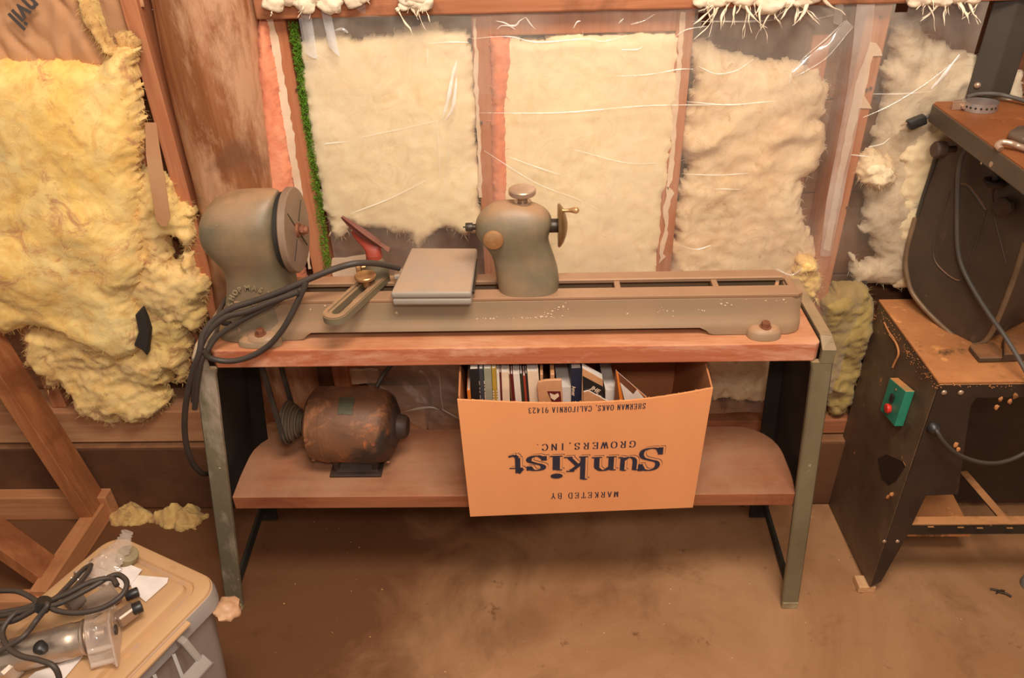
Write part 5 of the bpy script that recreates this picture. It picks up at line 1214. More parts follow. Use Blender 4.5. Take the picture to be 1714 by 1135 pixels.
# ============================================================ WOODEN TRESTLE at the left
tb = thing('wooden_trestle', 'raw timber trestle of crossed boards standing on the floor at left, below the yellow wool', 'trestle', (-1.30, -0.18, 0))
bm = NB(); box(bm, (-1.95, -0.075, 0.0), (-1.225, -0.036, 0.088), 0.003); link('board', bm, M['frame_wood'], tb)
bm = NB(); box(bm, (-1.95, -0.395, 0.0), (-1.255, -0.355, 0.045), 0.003); link('board', bm, M['frame_wood'], tb)
pa, pb = onZ(186, 820, 0.05), onZ(64, 985, 0.05)
bm = NB(); obox(bm, V((pa.x-0.005, pa.y+0.01, 0.032)), V((pb.x+0.012, pb.y-0.02, 0.032)), 0.045, 0.064, bev=0.003); link('board', bm, M['frame_wood_y'], tb)
bm = NB(); prism(bm, [(-1.235, -0.094, 0.07), (-1.302, -0.094, 0.03), (-1.62, -0.094, 1.12), (-1.51, -0.094, 1.16)], (0, -0.034, 0), 0.002, 1)
M['frame_wood_d'] = M['frame_wood_z']
bm.free(); bm = NB()
def board_px(pts, y, t, m):
    bm = NB(); prism(bm, [onY(a, b_, y) for a, b_ in pts], (0, t, 0), 0.002, 1); link('board', bm, M[m], tb)
def board_dir(p0, p1, w, t, m):
    bm = NB(); obox(bm, p0, p1, t, w, up=(0, 1, 0), bev=0.002); link('board', bm, M[m], tb)
A0, A1 = V((-1.262, -0.085, 0.05)), onY(-40, 545, -0.085); d_ = (A1-A0).normalized(); board_dir(A0, A0+d_*0.95, 0.085, 0.038, 'frame_wood_z')
A0, A1 = V((-1.292, -0.30, 0.05)), onY(0, 900, -0.30); d_ = (V((A1.x, -0.30, A1.z))-A0).normalized(); board_dir(A0, A0+d_*0.80, 0.075, 0.036, 'frame_wood_z')

# ============================================================ STORAGE TOTE with power tool
M['tan_lid'] = surf('dusty_tan_lid', (200, 158, 116), (190, 148, 106), 5, 0.6, bump=0.08, bscale=120, spots=(((180, 130, 86), 12, 0.62, 0.15),), spec=0.3)
M['tote_grey'] = surf('grey_tote', (150, 138, 130), (138, 126, 120), 5, 0.5, bump=0.06, spots=(((176, 130, 92), 10, 0.66, 0.12),))
M['lid_grey'] = surf('grey_lid_rim', (160, 152, 148), (150, 140, 136), 5, 0.45, bump=0.04, dust=(204, 156, 108), dust_amt=1.0, dthr=0.2)
M['alu'] = surf('brushed_aluminium', (196, 176, 158), (180, 160, 144), 20, 0.32, 0.75, bump=0.08, bscale=120, stretch=(1, .2, 1))
M['clear_guard'] = clear_plastic('clear_guard', haze=0.40, tint=(222, 200, 184), rough=0.06, bump=0.6, bscale=22)
M['knob_black'] = plain('knob_black', (40, 36, 34), 0.4)
ZL = 0.45
tote = thing('storage_tote', 'lidded storage tote with dusty tan top and grey body, lower left corner', 'storage tote', (-0.88, -0.88, 0))
e1 = (onZ(358, 956, ZL)-onZ(228, 897, ZL)); e1.z = 0; e1.normalize(); e2 = V((-e1.y, e1.x, 0))*-1                    # e2 towards the camera side
cR, cB = onZ(378, 958, ZL), onZ(200, 882, ZL)
O_ = onZ(372, 965, ZL); wid = 0.300; ln = 0.60
# square corner points: right-far corner at O_, going back along -e1 to the far-left corner, and e2 towards the viewer
def tp(u, v, z): return V((O_.x, O_.y, 0))-e1*u+e2*v+V((0, 0, z))
def rrect(u0, u1, v0, v1, r, z, n=7):
    out = []
    for (cu, cv, a0) in ((u1-r, v1-r, 0), (u0+r, v1-r, PI/2), (u0+r, v0+r, PI), (u1-r, v0+r, 3*PI/2)):
        for k in range(n+1): a = a0+PI/2*k/n; out.append(tp(cu+r*math.cos(a), cv+r*math.sin(a), z))
    return out
def shell(bm, layers):
    rings = [[bm.verts.new(p) for p in L] for L in layers]
    for A, B in zip(rings, rings[1:]):
        for k in range(len(A)): bm.faces.new((A[k], A[(k+1) % len(A)], B[(k+1) % len(A)], B[k]))
    bm.faces.new(rings[0]); bm.faces.new(rings[-1])
bm = NB()
def L(inset, z, r=0.045): return rrect(inset, wid-inset, inset, ln-inset, max(0.012, r-inset*.6), z)
shell(bm, [L(0.022, 0.002), L(0.016, 0.2), L(0.012, 0.395)]); 
for v in bm.verts:
    k = 1-0.10*(1-v.co.z/0.4); c_ = tp(wid/2, ln/2, 0); v.co.x = c_.x+(v.co.x-c_.x)*k; v.co.y = c_.y+(v.co.y-c_.y)*k
link('body', bm, M['tote_grey'], tote, smooth=True, angle=35)
bm = NB(); shell(bm, [L(0.006, 0.390), L(0.0, 0.394), L(0.0, 0.420), L(0.003, 0.432), L(0.010, 0.437)]); link('lid_rim', bm, M['lid_grey'], tote, smooth=True, angle=35)
bm = NB(); shell(bm, [L(0.004, 0.431), L(0.006, 0.438), L(0.012, 0.441), L(0.030, 0.441), L(0.034, 0.436), L(0.042, 0.436), L(0.046, 0.446), L(0.052, 0.449)]); link('lid_top', bm, M['tan_lid'], tote, smooth=True, angle=35)
# latch on the long right side, dusty top strip above it
bm = NB(); la = 0.118
def lp(v, out, z): return tp(-out, v, z)
prism(bm, [lp(la-0.02, 0.002, 0.432), lp(la-0.02, 0.012, 0.430), lp(la+0.20, 0.012, 0.430), lp(la+0.20, 0.002, 0.432)], (0, 0, 0.006), 0.001, 1); link('latch_hood', bm, M['tan_lid'], tote)
bm = NB()
prism(bm, [lp(la, 0.003, 0.425), lp(la, 0.020, 0.420), lp(la, 0.048, 0.372), lp(la, 0.044, 0.366), lp(la, 0.014, 0.408), lp(la, 0.003, 0.410)], e2*0.014, 0.002, 1)
prism(bm, [lp(la+.16, 0.003, 0.425), lp(la+.16, 0.020, 0.420), lp(la+.16, 0.048, 0.372), lp(la+.16, 0.044, 0.366), lp(la+.16, 0.014, 0.408), lp(la+.16, 0.003, 0.410)], e2*0.014, 0.002, 1)
prism(bm, [lp(la-.004, 0.040, 0.376), lp(la+.178, 0.040, 0.376), lp(la+.178, 0.062, 0.360), lp(la-.004, 0.062, 0.360)], (0, 0, 0.006), 0.002, 2)
prism(bm, [lp(la-.004, 0.058, 0.358), lp(la+.178, 0.058, 0.358), lp(la+.178, 0.066, 0.370), lp(la-.004, 0.066, 0.370)], (0, 0, 0.006), 0.002, 2)
for k in range(3): obox(bm, lp(la+.03+k*.045, 0.010, 0.405), lp(la+.05+k*.045, 0.045, 0.374), 0.006, 0.003)
link('latch', bm, M['tote_grey'], tote)

def tz(px, py, z): return onZ(px, py, z)
ZT2 = 0.4495
# power tool
pt = thing('power_router', 'silver corded router with clear plastic base lying on its side on the tote lid', 'power tool', tz(110, 1070, ZT2))
pA, pB = tz(6, 1102, 0.482), tz(146, 1066, 0.482); ax = (pB-pA).normalized(); LL = (pB-pA).length
bm = NB(); rev(bm, pA, ax, [(-0.06, 0), (-0.06, 0.020), (-0.035, 0.025), (-0.005, 0.026), (-0.004, 0.0285), (0.012, 0.0285), (0.014, 0.0295), (LL*0.62, 0.0295), (LL*0.62+.002, 0.0305), (LL-0.022, 0.0305), (LL-0.020, 0.0295), (LL-0.006, 0.0295), (LL-0.003, 0.0315), (LL, 0.0315), (LL+0.001, 0.028), (LL+0.001, 0)], 48); link('motor_barrel', bm, M['alu'], pt, smooth=True, angle=28)
bm = NB(); rev(bm, pB, ax, [(0, 0.024), (0.010, 0.022), (0.016, 0.012), (0.030, 0.010), (0.030, 0)], 28); link('collet', bm, M['steel'], pt, smooth=True, angle=30)
sd = V((ax.y, -ax.x, 0)).normalized(); su = V((0, 0, 1))
def gp(a, s_, u): return pB+ax*a+sd*s_+su*u
out_ = ((-0.036, -0.028), (-0.044, -0.006), (-0.040, 0.022), (-0.022, 0.040), (0.010, 0.038), (0.030, 0.018), (0.046, -0.008), (0.058, -0.028), (0.040, -0.030))
bm = NB()
for a, sc_ in ((0.004, .86), (0.044, 1.0)): prism(bm, [gp(a, s_*sc_, u if u < -.02 else u*sc_) for s_, u in out_], ax*0.004, 0.001, 1)
rows = []
for k in range(9):                                   # waisted clear skirt between the two plates
    t = k/8; sc_ = (0.80+0.16*t)-0.16*math.sin(PI*t); rows.append([bm.verts.new(gp(0.006+t*0.040, s_*sc_, (u if u < -.02 else u*sc_))) for s_, u in out_])
for A, B in zip(rows, rows[1:]):
    for k in range(9): bm.faces.new((A[k], A[(k+1) % 9], B[(k+1) % 9], B[k]))
for s_, u in ((-0.034, 0.02), (0.034, 0.0), (0.046, -0.022)): cyl(bm, gp(0.006, s_, u), gp(0.046, s_, u), 0.005, 14)
link('clear_base', bm, M['clear_guard'], pt, smooth=True, angle=30)
bm = NB(); cyl(bm, gp(0.047, 0.004, 0.004), gp(0.0495, 0.004, 0.004), 0.009, 24); link('bore', bm, M['knob_black'], pt)
bb_ = [tz(a, b2, .480) for a, b2 in ((196, 1040), (226, 1018))]; bm = NB(); obox(bm, bb_[0], bb_[1], 0.022, 0.026, bev=0.003); link('depth_bracket', bm, M['alu'], pt, smooth=True, angle=30)
bm = NB(); q_ = tz(222, 1021, .484); cyl(bm, q_, tz(238, 1014, .484), 0.011, 24, bev=.002); link('black_knob', bm, M['knob_black'], pt, smooth=True, angle=30)
bm = NB(); cyl(bm, tz(210, 999, .478), tz(232, 990, .478), 0.0095, 24, bev=.002); link('black_knob', bm, M['knob_black'], pt, smooth=True, angle=30)
k_ = tz(68, 1082, 0.516); bm = NB(); loft(bm, [(k_.z-0.010, k_.x-.008, k_.x+.010, k_.y-.010, k_.y+.006), (k_.z-.002, k_.x-.012, k_.x+.012, k_.y-.013, k_.y+.009), (k_.z+.004, k_.x-.010, k_.x+.006, k_.y-.011, k_.y+.010), (k_.z+.007, k_.x-.004, k_.x+.002, k_.y-.005, k_.y+.007)], 20, 2.0); link('trigger_knob', bm, M['knob_black'], pt, smooth=True, angle=50)
bm = NB(); obox(bm, tz(-14, 1105, 0.474), tz(24, 1128, 0.474), 0.036, 0.04, bev=0.005); link('handle_block', bm, M['alu'], pt, smooth=True, angle=30)
bm = NB(); cyl(bm, tz(112, 1014, 0.472), tz(136, 996, 0.472), 0.018, 28, bev=.003); link('side_grip', bm, surf('grip_grey', (140, 122, 108), (120, 104, 92), 20, 0.6), pt, smooth=True, angle=30)
bm = NB(); obox(bm, tz(142, 1022, 0.458), tz(196, 990, 0.458), 0.05, 0.016, bev=0.005); link('base_bracket', bm, surf('bracket_grey', (160, 138, 120), (140, 120, 104), 20, 0.5), pt, smooth=True, angle=30)
# its cord
cd = thing('extension_cord', 'black cord bundled in loops over the silver router on the tote', 'cord', tz(100, 1000, 0.5))
def ZP(l): return [onZ(a, b, z) for a, b, z in l]
for l in ([(-20, 990, .50), (0, 989, .51), (30, 990, .53), (55, 1002, .54), (70, 1014, .545), (100, 1010, .545), (150, 985, .55), (190, 963, .55), (208, 968, .548), (212, 982, .548), (200, 1000, .545), (170, 1018, .54), (130, 1026, .54), (95, 1022, .54), (75, 1010, .545)],
          [(152, 946, .50), (138, 955, .51), (110, 985, .525), (90, 1003, .535), (60, 1012, .54), (30, 1024, .53), (10, 1044, .525), (4, 1062, .52), (14, 1084, .525), (35, 1098, .53), (65, 1105, .53), (88, 1114, .525), (98, 1130, .51), (100, 1150, .49)],
          [(152, 946, .50), (146, 960, .515), (120, 988, .53), (80, 1008, .545), (45, 1028, .53), (20, 1040, .52), (-20, 1046, .51)],
          [(-20, 1030, .51), (20, 1022, .525), (60, 1016, .54), (80, 1012, .552), (60, 1040, .535), (40, 1065, .535), (10, 1085, .525), (-20, 1100, .51)],
          [(-20, 1032, .50), (10, 1030, .52), (50, 1020, .535), (110, 995, .55), (150, 975, .555), (185, 968, .552), (196, 980, .55)]):
    bm = NB(); tube(bm, ZP(l), 0.0048, 12, 7); link('cord_strand', bm, M['rubber'], cd, smooth=True, angle=80)
bm = NB(); c_ = onZ(72, 1012, .547); cyl(bm, c_-V((0.004, 0.003, 0.010)), c_+V((0.004, 0.003, 0.008)), 0.012, 12); link('cord_tie', bm, M['knob_black'], cd)
# papers
M['white_paper'] = plain('white_paper', (240, 226, 218), 0.8, spec=0.1)
def sheet_px(name, label, pts, z, m, cat='paper', n=3):
    P3 = [onZ(a, b, z) for a, b in pts]; c_ = sum(P3, V((0, 0, 0)))/len(P3); o = None
    bm = NB(); prism(bm, P3, (0, 0, 0.0012)); return link(name, bm, M[m], label=label, cat=cat)
sheet_px('leaflet', 'white folded leaflet on the tote lid, right of the black knobs', [(214, 962), (282, 968), (280, 976), (244, 1008), (222, 990)], 0.452, 'white_paper')
sheet_px('leaflet', 'white leaflet partly under the clear packet on the tote lid', [(192, 948), (204, 940), (238, 954), (210, 990), (190, 975)], 0.4545, 'white_paper')
sheet_px('leaflet', 'white leaflet poking out under the silver router barrel', [(30, 1150), (60, 1125), (140, 1098), (96, 1150)], 0.452, 'white_paper')
# clear twisted packet
pk = thing('plastic_packet', 'clear plastic packet with twisted top lying on the tote lid above the leaflets', 'packet', tz(195, 930, ZT2))
bm = NB(); S_ = spline([tz(150, 975, .462), tz(172, 950, .468), tz(190, 928, .475), tz(204, 914, .490), tz(210, 900, .505), tz(214, 890, .512)], 6); rows = []
for i, p in enumerate(S_):
    t = i/(len(S_)-1); w = (0.030*(1-t)+0.008) if t < .75 else 0.012; h = 0.010*(1-t)+0.005
    rows.append([bm.verts.new(p+V((math.cos(a)*w*(1+.4*fbm(i*.8, a*2, 1, 3)), -math.cos(a)*w*.3, math.sin(a)*h*(1+.5*fbm(i*.7, a*2, 5, 3))))) for a in [2*PI*k/16 for k in range(16)]])
for A, B in zip(rows, rows[1:]):
    for k in range(16): bm.faces.new((A[k], A[(k+1) % 16], B[(k+1) % 16], B[k]))
link('wrapper', bm, M['clear_guard'], pk, smooth=True, angle=40)
bm = NB(); cyl(bm, tz(212, 938, .452), tz(214, 926, .474), 0.020, 24, bev=.003); link('inner_roll', bm, surf('roll_olive', (160, 142, 104), (140, 124, 92), 20, 0.5), pk, smooth=True, angle=30)
M['wad'] = surf('tan_tape', (206, 160, 124), (184, 138, 102), 20, 0.5)
bm = NB(); t_ = NB(); bmesh.ops.create_icosphere(t_, subdivisions=3, radius=0.022)
c_ = tp(-0.012, 0.02, 0.382)
for v in t_.verts: v.co = V((v.co.x*1.1, v.co.y*1.1, v.co.z*.8))*(1+0.45*fbm(v.co.x*50, v.co.y*50, v.co.z*50, 3))+c_
merge(bm, t_); link('crumpled_tape', bm, M['wad'], tote, smooth=True, angle=60)

# ============================================================ BLACK CABINET STAND at the right
M['black_paint'] = surf('worn_black_paint_sheen', (98, 74, 56), (76, 56, 42), 6, 0.5, bump=0.15, bscale=70, dust=(196, 126, 72), dust_amt=1.0, dthr=0.5,
                        spots=(((122, 96, 72), 4, 0.50, 0.25), ((186, 124, 74), 38, 0.68, 0.03), ((112, 80, 54), 14, 0.66, 0.1)), spec=0.45)  # broad spots: grey sheen painted in; base raised as the side is lit
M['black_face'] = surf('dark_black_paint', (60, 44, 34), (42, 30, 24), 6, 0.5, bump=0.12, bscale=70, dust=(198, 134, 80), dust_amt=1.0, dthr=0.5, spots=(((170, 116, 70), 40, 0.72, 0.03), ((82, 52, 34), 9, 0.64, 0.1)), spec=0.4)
M['sawdust_top'] = surf('sawdust_covered_top', (196, 132, 82), (172, 112, 70), 9, 0.95, bump=0.5, bscale=140, spots=(((90, 66, 44), 7, 0.62, 0.08, (1, 1, 1)), ((218, 150, 92), 24, 0.6, 0.1)), spec=0.1)
X0, ZS = 0.828, 0.662
cab = thing('cabinet_stand', 'black sheet metal cabinet stand dusted with orange sawdust, right of the bench', 'stand', (X0+0.2, -0.18, 0.0))
YF, YB = -0.340, -0.012
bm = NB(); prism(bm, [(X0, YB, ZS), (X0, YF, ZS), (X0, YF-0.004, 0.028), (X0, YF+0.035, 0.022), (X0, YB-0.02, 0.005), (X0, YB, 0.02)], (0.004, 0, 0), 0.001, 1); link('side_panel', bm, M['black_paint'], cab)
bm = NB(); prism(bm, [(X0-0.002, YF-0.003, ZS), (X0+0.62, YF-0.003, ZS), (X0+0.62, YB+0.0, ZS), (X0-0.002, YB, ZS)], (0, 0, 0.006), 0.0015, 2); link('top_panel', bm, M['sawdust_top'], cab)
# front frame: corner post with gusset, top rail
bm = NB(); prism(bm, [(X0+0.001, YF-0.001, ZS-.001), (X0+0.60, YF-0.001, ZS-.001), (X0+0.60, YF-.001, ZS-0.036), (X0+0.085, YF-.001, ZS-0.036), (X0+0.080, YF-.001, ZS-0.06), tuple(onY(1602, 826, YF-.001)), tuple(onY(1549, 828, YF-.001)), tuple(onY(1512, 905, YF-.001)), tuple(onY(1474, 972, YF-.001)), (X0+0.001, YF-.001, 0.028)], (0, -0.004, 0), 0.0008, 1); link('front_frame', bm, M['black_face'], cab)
for a, b_ in ((1580, 657), (1608, 657)):
    p = onY(a, b_, YF-0.0055); bm = NB(); rev(bm, p, (0, -1, 0), [(0, 0.006), (0.002, 0.0055), (0.0035, 0.003), (0.004, 0)], 18); link('rivet', bm, M['steel'], cab, smooth=True, angle=60)
for a, b_ in ((1480, 906), (1502, 906)):
    p = onY(a, b_, YF-0.0055); bm = NB(); rev(bm, p, (0, -1, 0), [(0, 0.005), (0.002, 0.0045), (0.003, 0.003), (0.0035, 0)], 18); link('rivet', bm, M['steel'], cab, smooth=True, angle=60)
pz = onY(1510, 880, YF-0.005)
M['dusty_rail'] = surf('dusty_rail', (50, 38, 30), (36, 28, 22), 8, 0.6, bump=0.15, dust=(192, 132, 84), dust_amt=1.3, dthr=0.3, spots=(((186, 132, 82), 34, 0.66, 0.03),))
zr = pz.z
bm = NB(); box(bm, (X0+0.028, YF-0.004, zr-0.032), (X0+0.62, YF-0.001, zr), 0.001, 1); box(bm, (X0+0.028, YF-0.004, zr-0.003), (X0+0.62, YF+0.024, zr), 0.001, 1); link('lower_rail', bm, M['dusty_rail'], cab)
bm = NB()
for a, b_ in ((1558, 882), (1608, 883), (1640, 884), (1690, 884)):
    p = onZ(a, b_, zr+.0005); box(bm, (p.x-.007, p.y-.002, zr), (p.x+.007, p.y+.002, zr+.0008))
link('rail_slots', bm, M['black_face'], cab)
# inside: dark back and far side, lower board and side strut
bm = NB(); box(bm, (X0+0.006, YB-0.006, 0.30), (X0+0.62, YB-0.001, ZS-0.001)); link('back_panel', bm, M['black_face'], cab)
bm = NB(); prism(bm, [(X0+0.24, YB-0.05, 0.04), (X0+0.24, YB-0.05, 0.60), (X0+0.60, YB-.05, 0.60), (X0+0.60, YB-0.05, 0.04)], (0, 0.01, 0), 0.001, 1); link('inner_panel', bm, M['black_face'], cab)
bm = NB(); a_, b_ = onZ(1612, 790, .20), onZ(1690, 880, .20); obox(bm, a_, b_, 0.022, 0.006, bev=0.001); link('side_strut', bm, M['dusty_rail'], cab)
bm = NB(); prism(bm, [onZ(a, b2, 0.10) for a, b2 in ((1536, 826), (1595, 826), (1628, 890), (1520, 890))], (0, 0, -0.02), 0.002, 1); link('sawdust_board', bm, M['sawdust_top'], cab)
# dark hole in the side, sawdust streaks
bm = NB(); prism(bm, [onX(a, b2, X0-0.0008) for a, b2 in ((1470, 768), (1485, 760), (1512, 772), (1516, 780), (1500, 805), (1488, 812), (1476, 800))], (-0.001, 0, 0)); link('dark_vent', bm, M['black_face'], cab)
bm = NB(); tube(bm, [onX(a, b2, X0-0.003) for a, b2 in ((1489, 560), (1500, 575), (1504, 592), (1498, 606), (1494, 615))], 0.0025, 8, 5); tube(bm, [onX(a, b2, X0-0.003) for a, b2 in ((1480, 540), (1488, 556), (1496, 566))], 0.002, 8, 5); link('sawdust_string', bm, M['sawdust_top'], cab, smooth=True, angle=80)
bm = NB(); rnd = random.Random(12)
for k in range(200):
    t = rnd.random(); px_, py_ = 1452+t*112+rnd.gauss(-6, 5), 492+t*140+rnd.gauss(4, 6)
    if k > 160: px_, py_ = rnd.uniform(1560, 1700), rnd.gauss(646, 2)
    p = onX(px_, py_, X0-.001) if k <= 160 else onY(px_, py_, YF-.006)
    t_ = NB(); bmesh.ops.create_icosphere(t_, subdivisions=1, radius=rnd.uniform(.0006, .0016))
    for v in t_.verts: v.co += p
    merge(bm, t_)
link('sawdust_grains', bm, M['sawdust_top'], cab, kind='stuff')
bm = NB(); rnd = random.Random(3)
for (a, b2) in ((1690, 672), (1675, 668), (1668, 682), (1600, 745), (1604, 753), (1487, 832), (1493, 828), (1700, 663)):
    p = onY(a, b2, YF-0.007) if a > 1550 else onX(a, b2, X0-.002); t_ = NB(); bmesh.ops.create_icosphere(t_, subdivisions=2, radius=0.005)
    for v in t_.verts: v.co = V((v.co.x, v.co.y*.5, v.co.z*1.4))*(1+.6*fbm(v.co.x*200, v.co.y*200, v.co.z*200+a, 3))+p
    merge(bm, t_)
link('sawdust_clumps', bm, M['sawdust_top'], cab, smooth=True, angle=80, kind='stuff')
# switch
M['switch_green'] = surf('green_switch', (52, 140, 112), (44, 124, 98), 20, 0.45, bump=0.05, dust=(210, 140, 84), dust_amt=1.2, dthr=0.3)
M['switch_red'] = plain('red_button', (220, 56, 40), 0.4)
sw = thing('power_switch', 'green switch box with a red stop button on the cabinet side', 'switch', onX(1508, 672, X0))
sp_ = [onX(a, b2, X0-0.001) for a, b2 in ((1504, 632), (1532, 655), (1512, 714), (1487, 686))]
bm = NB(); prism(bm, sp_, (-0.020, 0, 0), 0.002, 2); link('switch_body', bm, M['switch_green'], sw)
c_ = sum(sp_, V((0, 0, 0)))/4; upv = ((sp_[0]-sp_[3])+(sp_[1]-sp_[2])).normalized()
bm = NB(); cyl(bm, c_+V((-.020, 0, 0))-upv*0.020, c_+V((-.030, 0, 0))-upv*0.020, 0.011, 22, bev=.002); link('stop_button', bm, M['switch_red'], sw, smooth=True, angle=40)
bm = NB(); box(bm, c_+V((-.026, -.006, -.009))+upv*0.010, c_+V((-.020, .006, .009))+upv*0.010, 0.001); link('start_button', bm, M['knob_black'], sw)
bm = NB(); cyl(bm, c_+V((-.020, 0, 0))-upv*0.036, c_+V((-.0215, 0, 0))-upv*0.036, 0.003, 12); cyl(bm, c_+V((-.020, 0, 0))+upv*0.034, c_+V((-.0215, 0, 0))+upv*0.034, 0.003, 12); link('screws', bm, M['steel'], sw)
# cable from the cabinet front
pc = onY(1562, 716, YF-.005); bm = NB(); tube(bm, [pc+V((0, .004, 0))]+[onY(a, b2, y) for a, b2, y in ((1568, 722, YF-.02), (1578, 738, YF-.03), (1595, 755, YF-.035), (1620, 768, YF-.035), (1650, 775, YF-.035), (1680, 773, YF-.03), (1712, 760, YF-.02), (1760, 728, YF-.01))], 0.0048, 12, 7)
link('stand_cable', bm, M['cable_grey'] if 'cable_grey' in M else M['rubber'], label='grey cable leaving the cabinet front through a grommet and looping right', cat='cable', smooth=True, angle=80)
bm = NB(); rev(bm, pc+V((0, .001, 0)), (0, -1, 0), [(0, .015), (.004, .014), (.014, .009), (.016, .005), (.016, 0)], 24); link('grommet', bm, M['knob_black'], cab, smooth=True, angle=40)
# shim
bm = NB(); a_ = onZ(1447, 985, 0); box(bm, (a_.x-.022, a_.y-.014, 0.0), (a_.x+.020, a_.y+.024, 0.022), 0.002); link('wood_shim', bm, wood('shim_wood', (222, 176, 130), (200, 150, 106), (190, 140, 100), 'Y'), label='small pale wooden shim under the cabinet foot', cat='shim')

# ============================================================ BANDSAW on the stand
M['saw_iron'] = surf('saw_cast_iron', (84, 68, 54), (66, 52, 42), 6, 0.45, 0.1, bump=0.12, bscale=90, dust=(180, 120, 76), dust_amt=0.8, spots=(((104, 84, 64), 8, 0.60, 0.12), ((190, 140, 96), 60, 0.73, 0.03)), spec=0.5)
M['saw_rim'] = surf('saw_rim_worn', (140, 112, 84), (116, 92, 68), 20, 0.5, 0.2, bump=0.1)
M['rust_table'] = surf('rusty_table_top', (150, 90, 48), (128, 72, 36), 7, 0.6, 0.1, bump=0.2, bscale=60, spots=(((186, 118, 66), 12, 0.62, 0.12), ((96, 62, 38), 8, 0.64, 0.1)))
M['table_edge'] = surf('table_edge_iron', (92, 78, 64), (78, 66, 54), 8, 0.45, 0.2, bump=0.1, spots=(((180, 140, 104), 60, 0.73, 0.03),), dust=(150, 92, 50), dust_amt=.7, dthr=.8)
M['column'] = surf('column_grey', (72, 62, 54), (58, 50, 44), 5, 0.5, bump=0.06)
M['cable_grey'] = surf('grey_cable', (92, 84, 76), (78, 70, 64), 10, 0.5)
saw = thing('bandsaw', 'dark cast iron bandsaw with rusty square table, on the black stand', 'bandsaw', (1.02, -0.12, ZS+0.006))
HA, HB = V((0.858, -0.040, 0)), V((0.966, -0.215, 0)); hn = (HB-HA).normalized(); hq = V((-hn.y, hn.x, 0)); hq = hq if hq.x > 0 else -hq   # hn along the face to the front, hq into the body
def onH(px, py, off=0.0):
    d = _ray(px, py); n_ = hq; P0 = HA+hq*off; return CAM+d*((P0-CAM).dot(n_)/d.dot(n_))
out = [(1570, 235), (1560, 265), (1546, 315), (1532, 365), (1520, 410), (1516, 440), (1519, 465), (1526, 488), (1540, 508), (1560, 530), (1585, 553), (1606, 570), (1622, 577), (1638, 577), (1650, 570), (1660, 556), (1672, 530), (1690, 485), (1704, 445), (1716, 405), (1760, 300), (1760, 240)]
bm = NB(); prism(bm, [onH(a, b_) for a, b_ in out], hq*0.16, 0.004, 2); link('wheel_housing', bm, M['saw_iron'], saw)
bm = NB(); tube(bm, [onH(a, b_, -0.001) for a, b_ in out[3:20]], 0.0055, 10, 4); link('housing_rim', bm, M['saw_rim'], saw, smooth=True, angle=80)
bm = NB(); tube(bm, [onH(a, b_, -0.001) for a, b_ in ((1575, 240), (1562, 280), (1548, 320), (1536, 360))], 0.004, 8, 4); link('edge_bead', bm, M['column'], saw, smooth=True, angle=80)
# cast ribs and recess on the face
bm = NB()
for pts, r_ in (([(1600, 312), (1606, 309), (1620, 312), (1635, 330), (1650, 352)], .004), ([(1590, 318), (1580, 350), (1565, 400), (1563, 432), (1580, 455), (1606, 470), (1620, 450), (1636, 400), (1650, 352)], .0022), ([(1660, 318), (1664, 360), (1676, 410), (1684, 440)], .0022)):
    tube(bm, [onH(a, b_, 0.0) for a, b_ in pts], r_, 8, 4)
link('cast_ribs', bm, M['saw_iron'], saw, smooth=True, angle=80)
bm = NB(); prism(bm, [onZ(a, b_, ZS+0.009) for a, b_ in ((1620, 585), (1660, 580), (1676, 592), (1676, 606), (1638, 607))], (0, 0, 0.012), 0.002, 1); link('mounting_foot', bm, M['saw_iron'], saw)
bm = NB(); prism(bm, [onZ(a, b_, ZS+0.009) for a, b_ in ((1676, 575), (1760, 560), (1760, 602), (1676, 606))], (0, 0, 0.02), 0.002, 1); link('mounting_foot', bm, M['saw_iron'], saw)
# table
ZTB = 1.15; t0, t1 = onZ(1556, 171, ZTB), onZ(1750, 311, ZTB); t2 = onZ(1625, 160, ZTB)
r0 = t0+(t1-t0).normalized()*0.006; bk0 = V((t0.x+0.012, t0.y+0.004, ZTB)); xx = 0.42
bm = NB(); pts = [V((t0.x, t0.y-0.012, ZTB)), V((t1.x, t1.y, ZTB)), V((t1.x+xx, t1.y, ZTB)), V((t0.x+xx, t0.y, ZTB)), V((t0.x+0.012, t0.y, ZTB))]
prism(bm, pts, (0, 0, -0.036), 0.003, 2); link('saw_table_skirt', bm, M['table_edge'], saw)
bm = NB(); prism(bm, [V((p.x+(.002 if i in (0, 1) else 0), p.y+(.002 if i in (1, 2) else -.002), ZTB+0.0002)) for i, p in enumerate(pts)], (0, 0, 0.0012), 0, 1); link('saw_table_top', bm, M['rust_table'], saw)
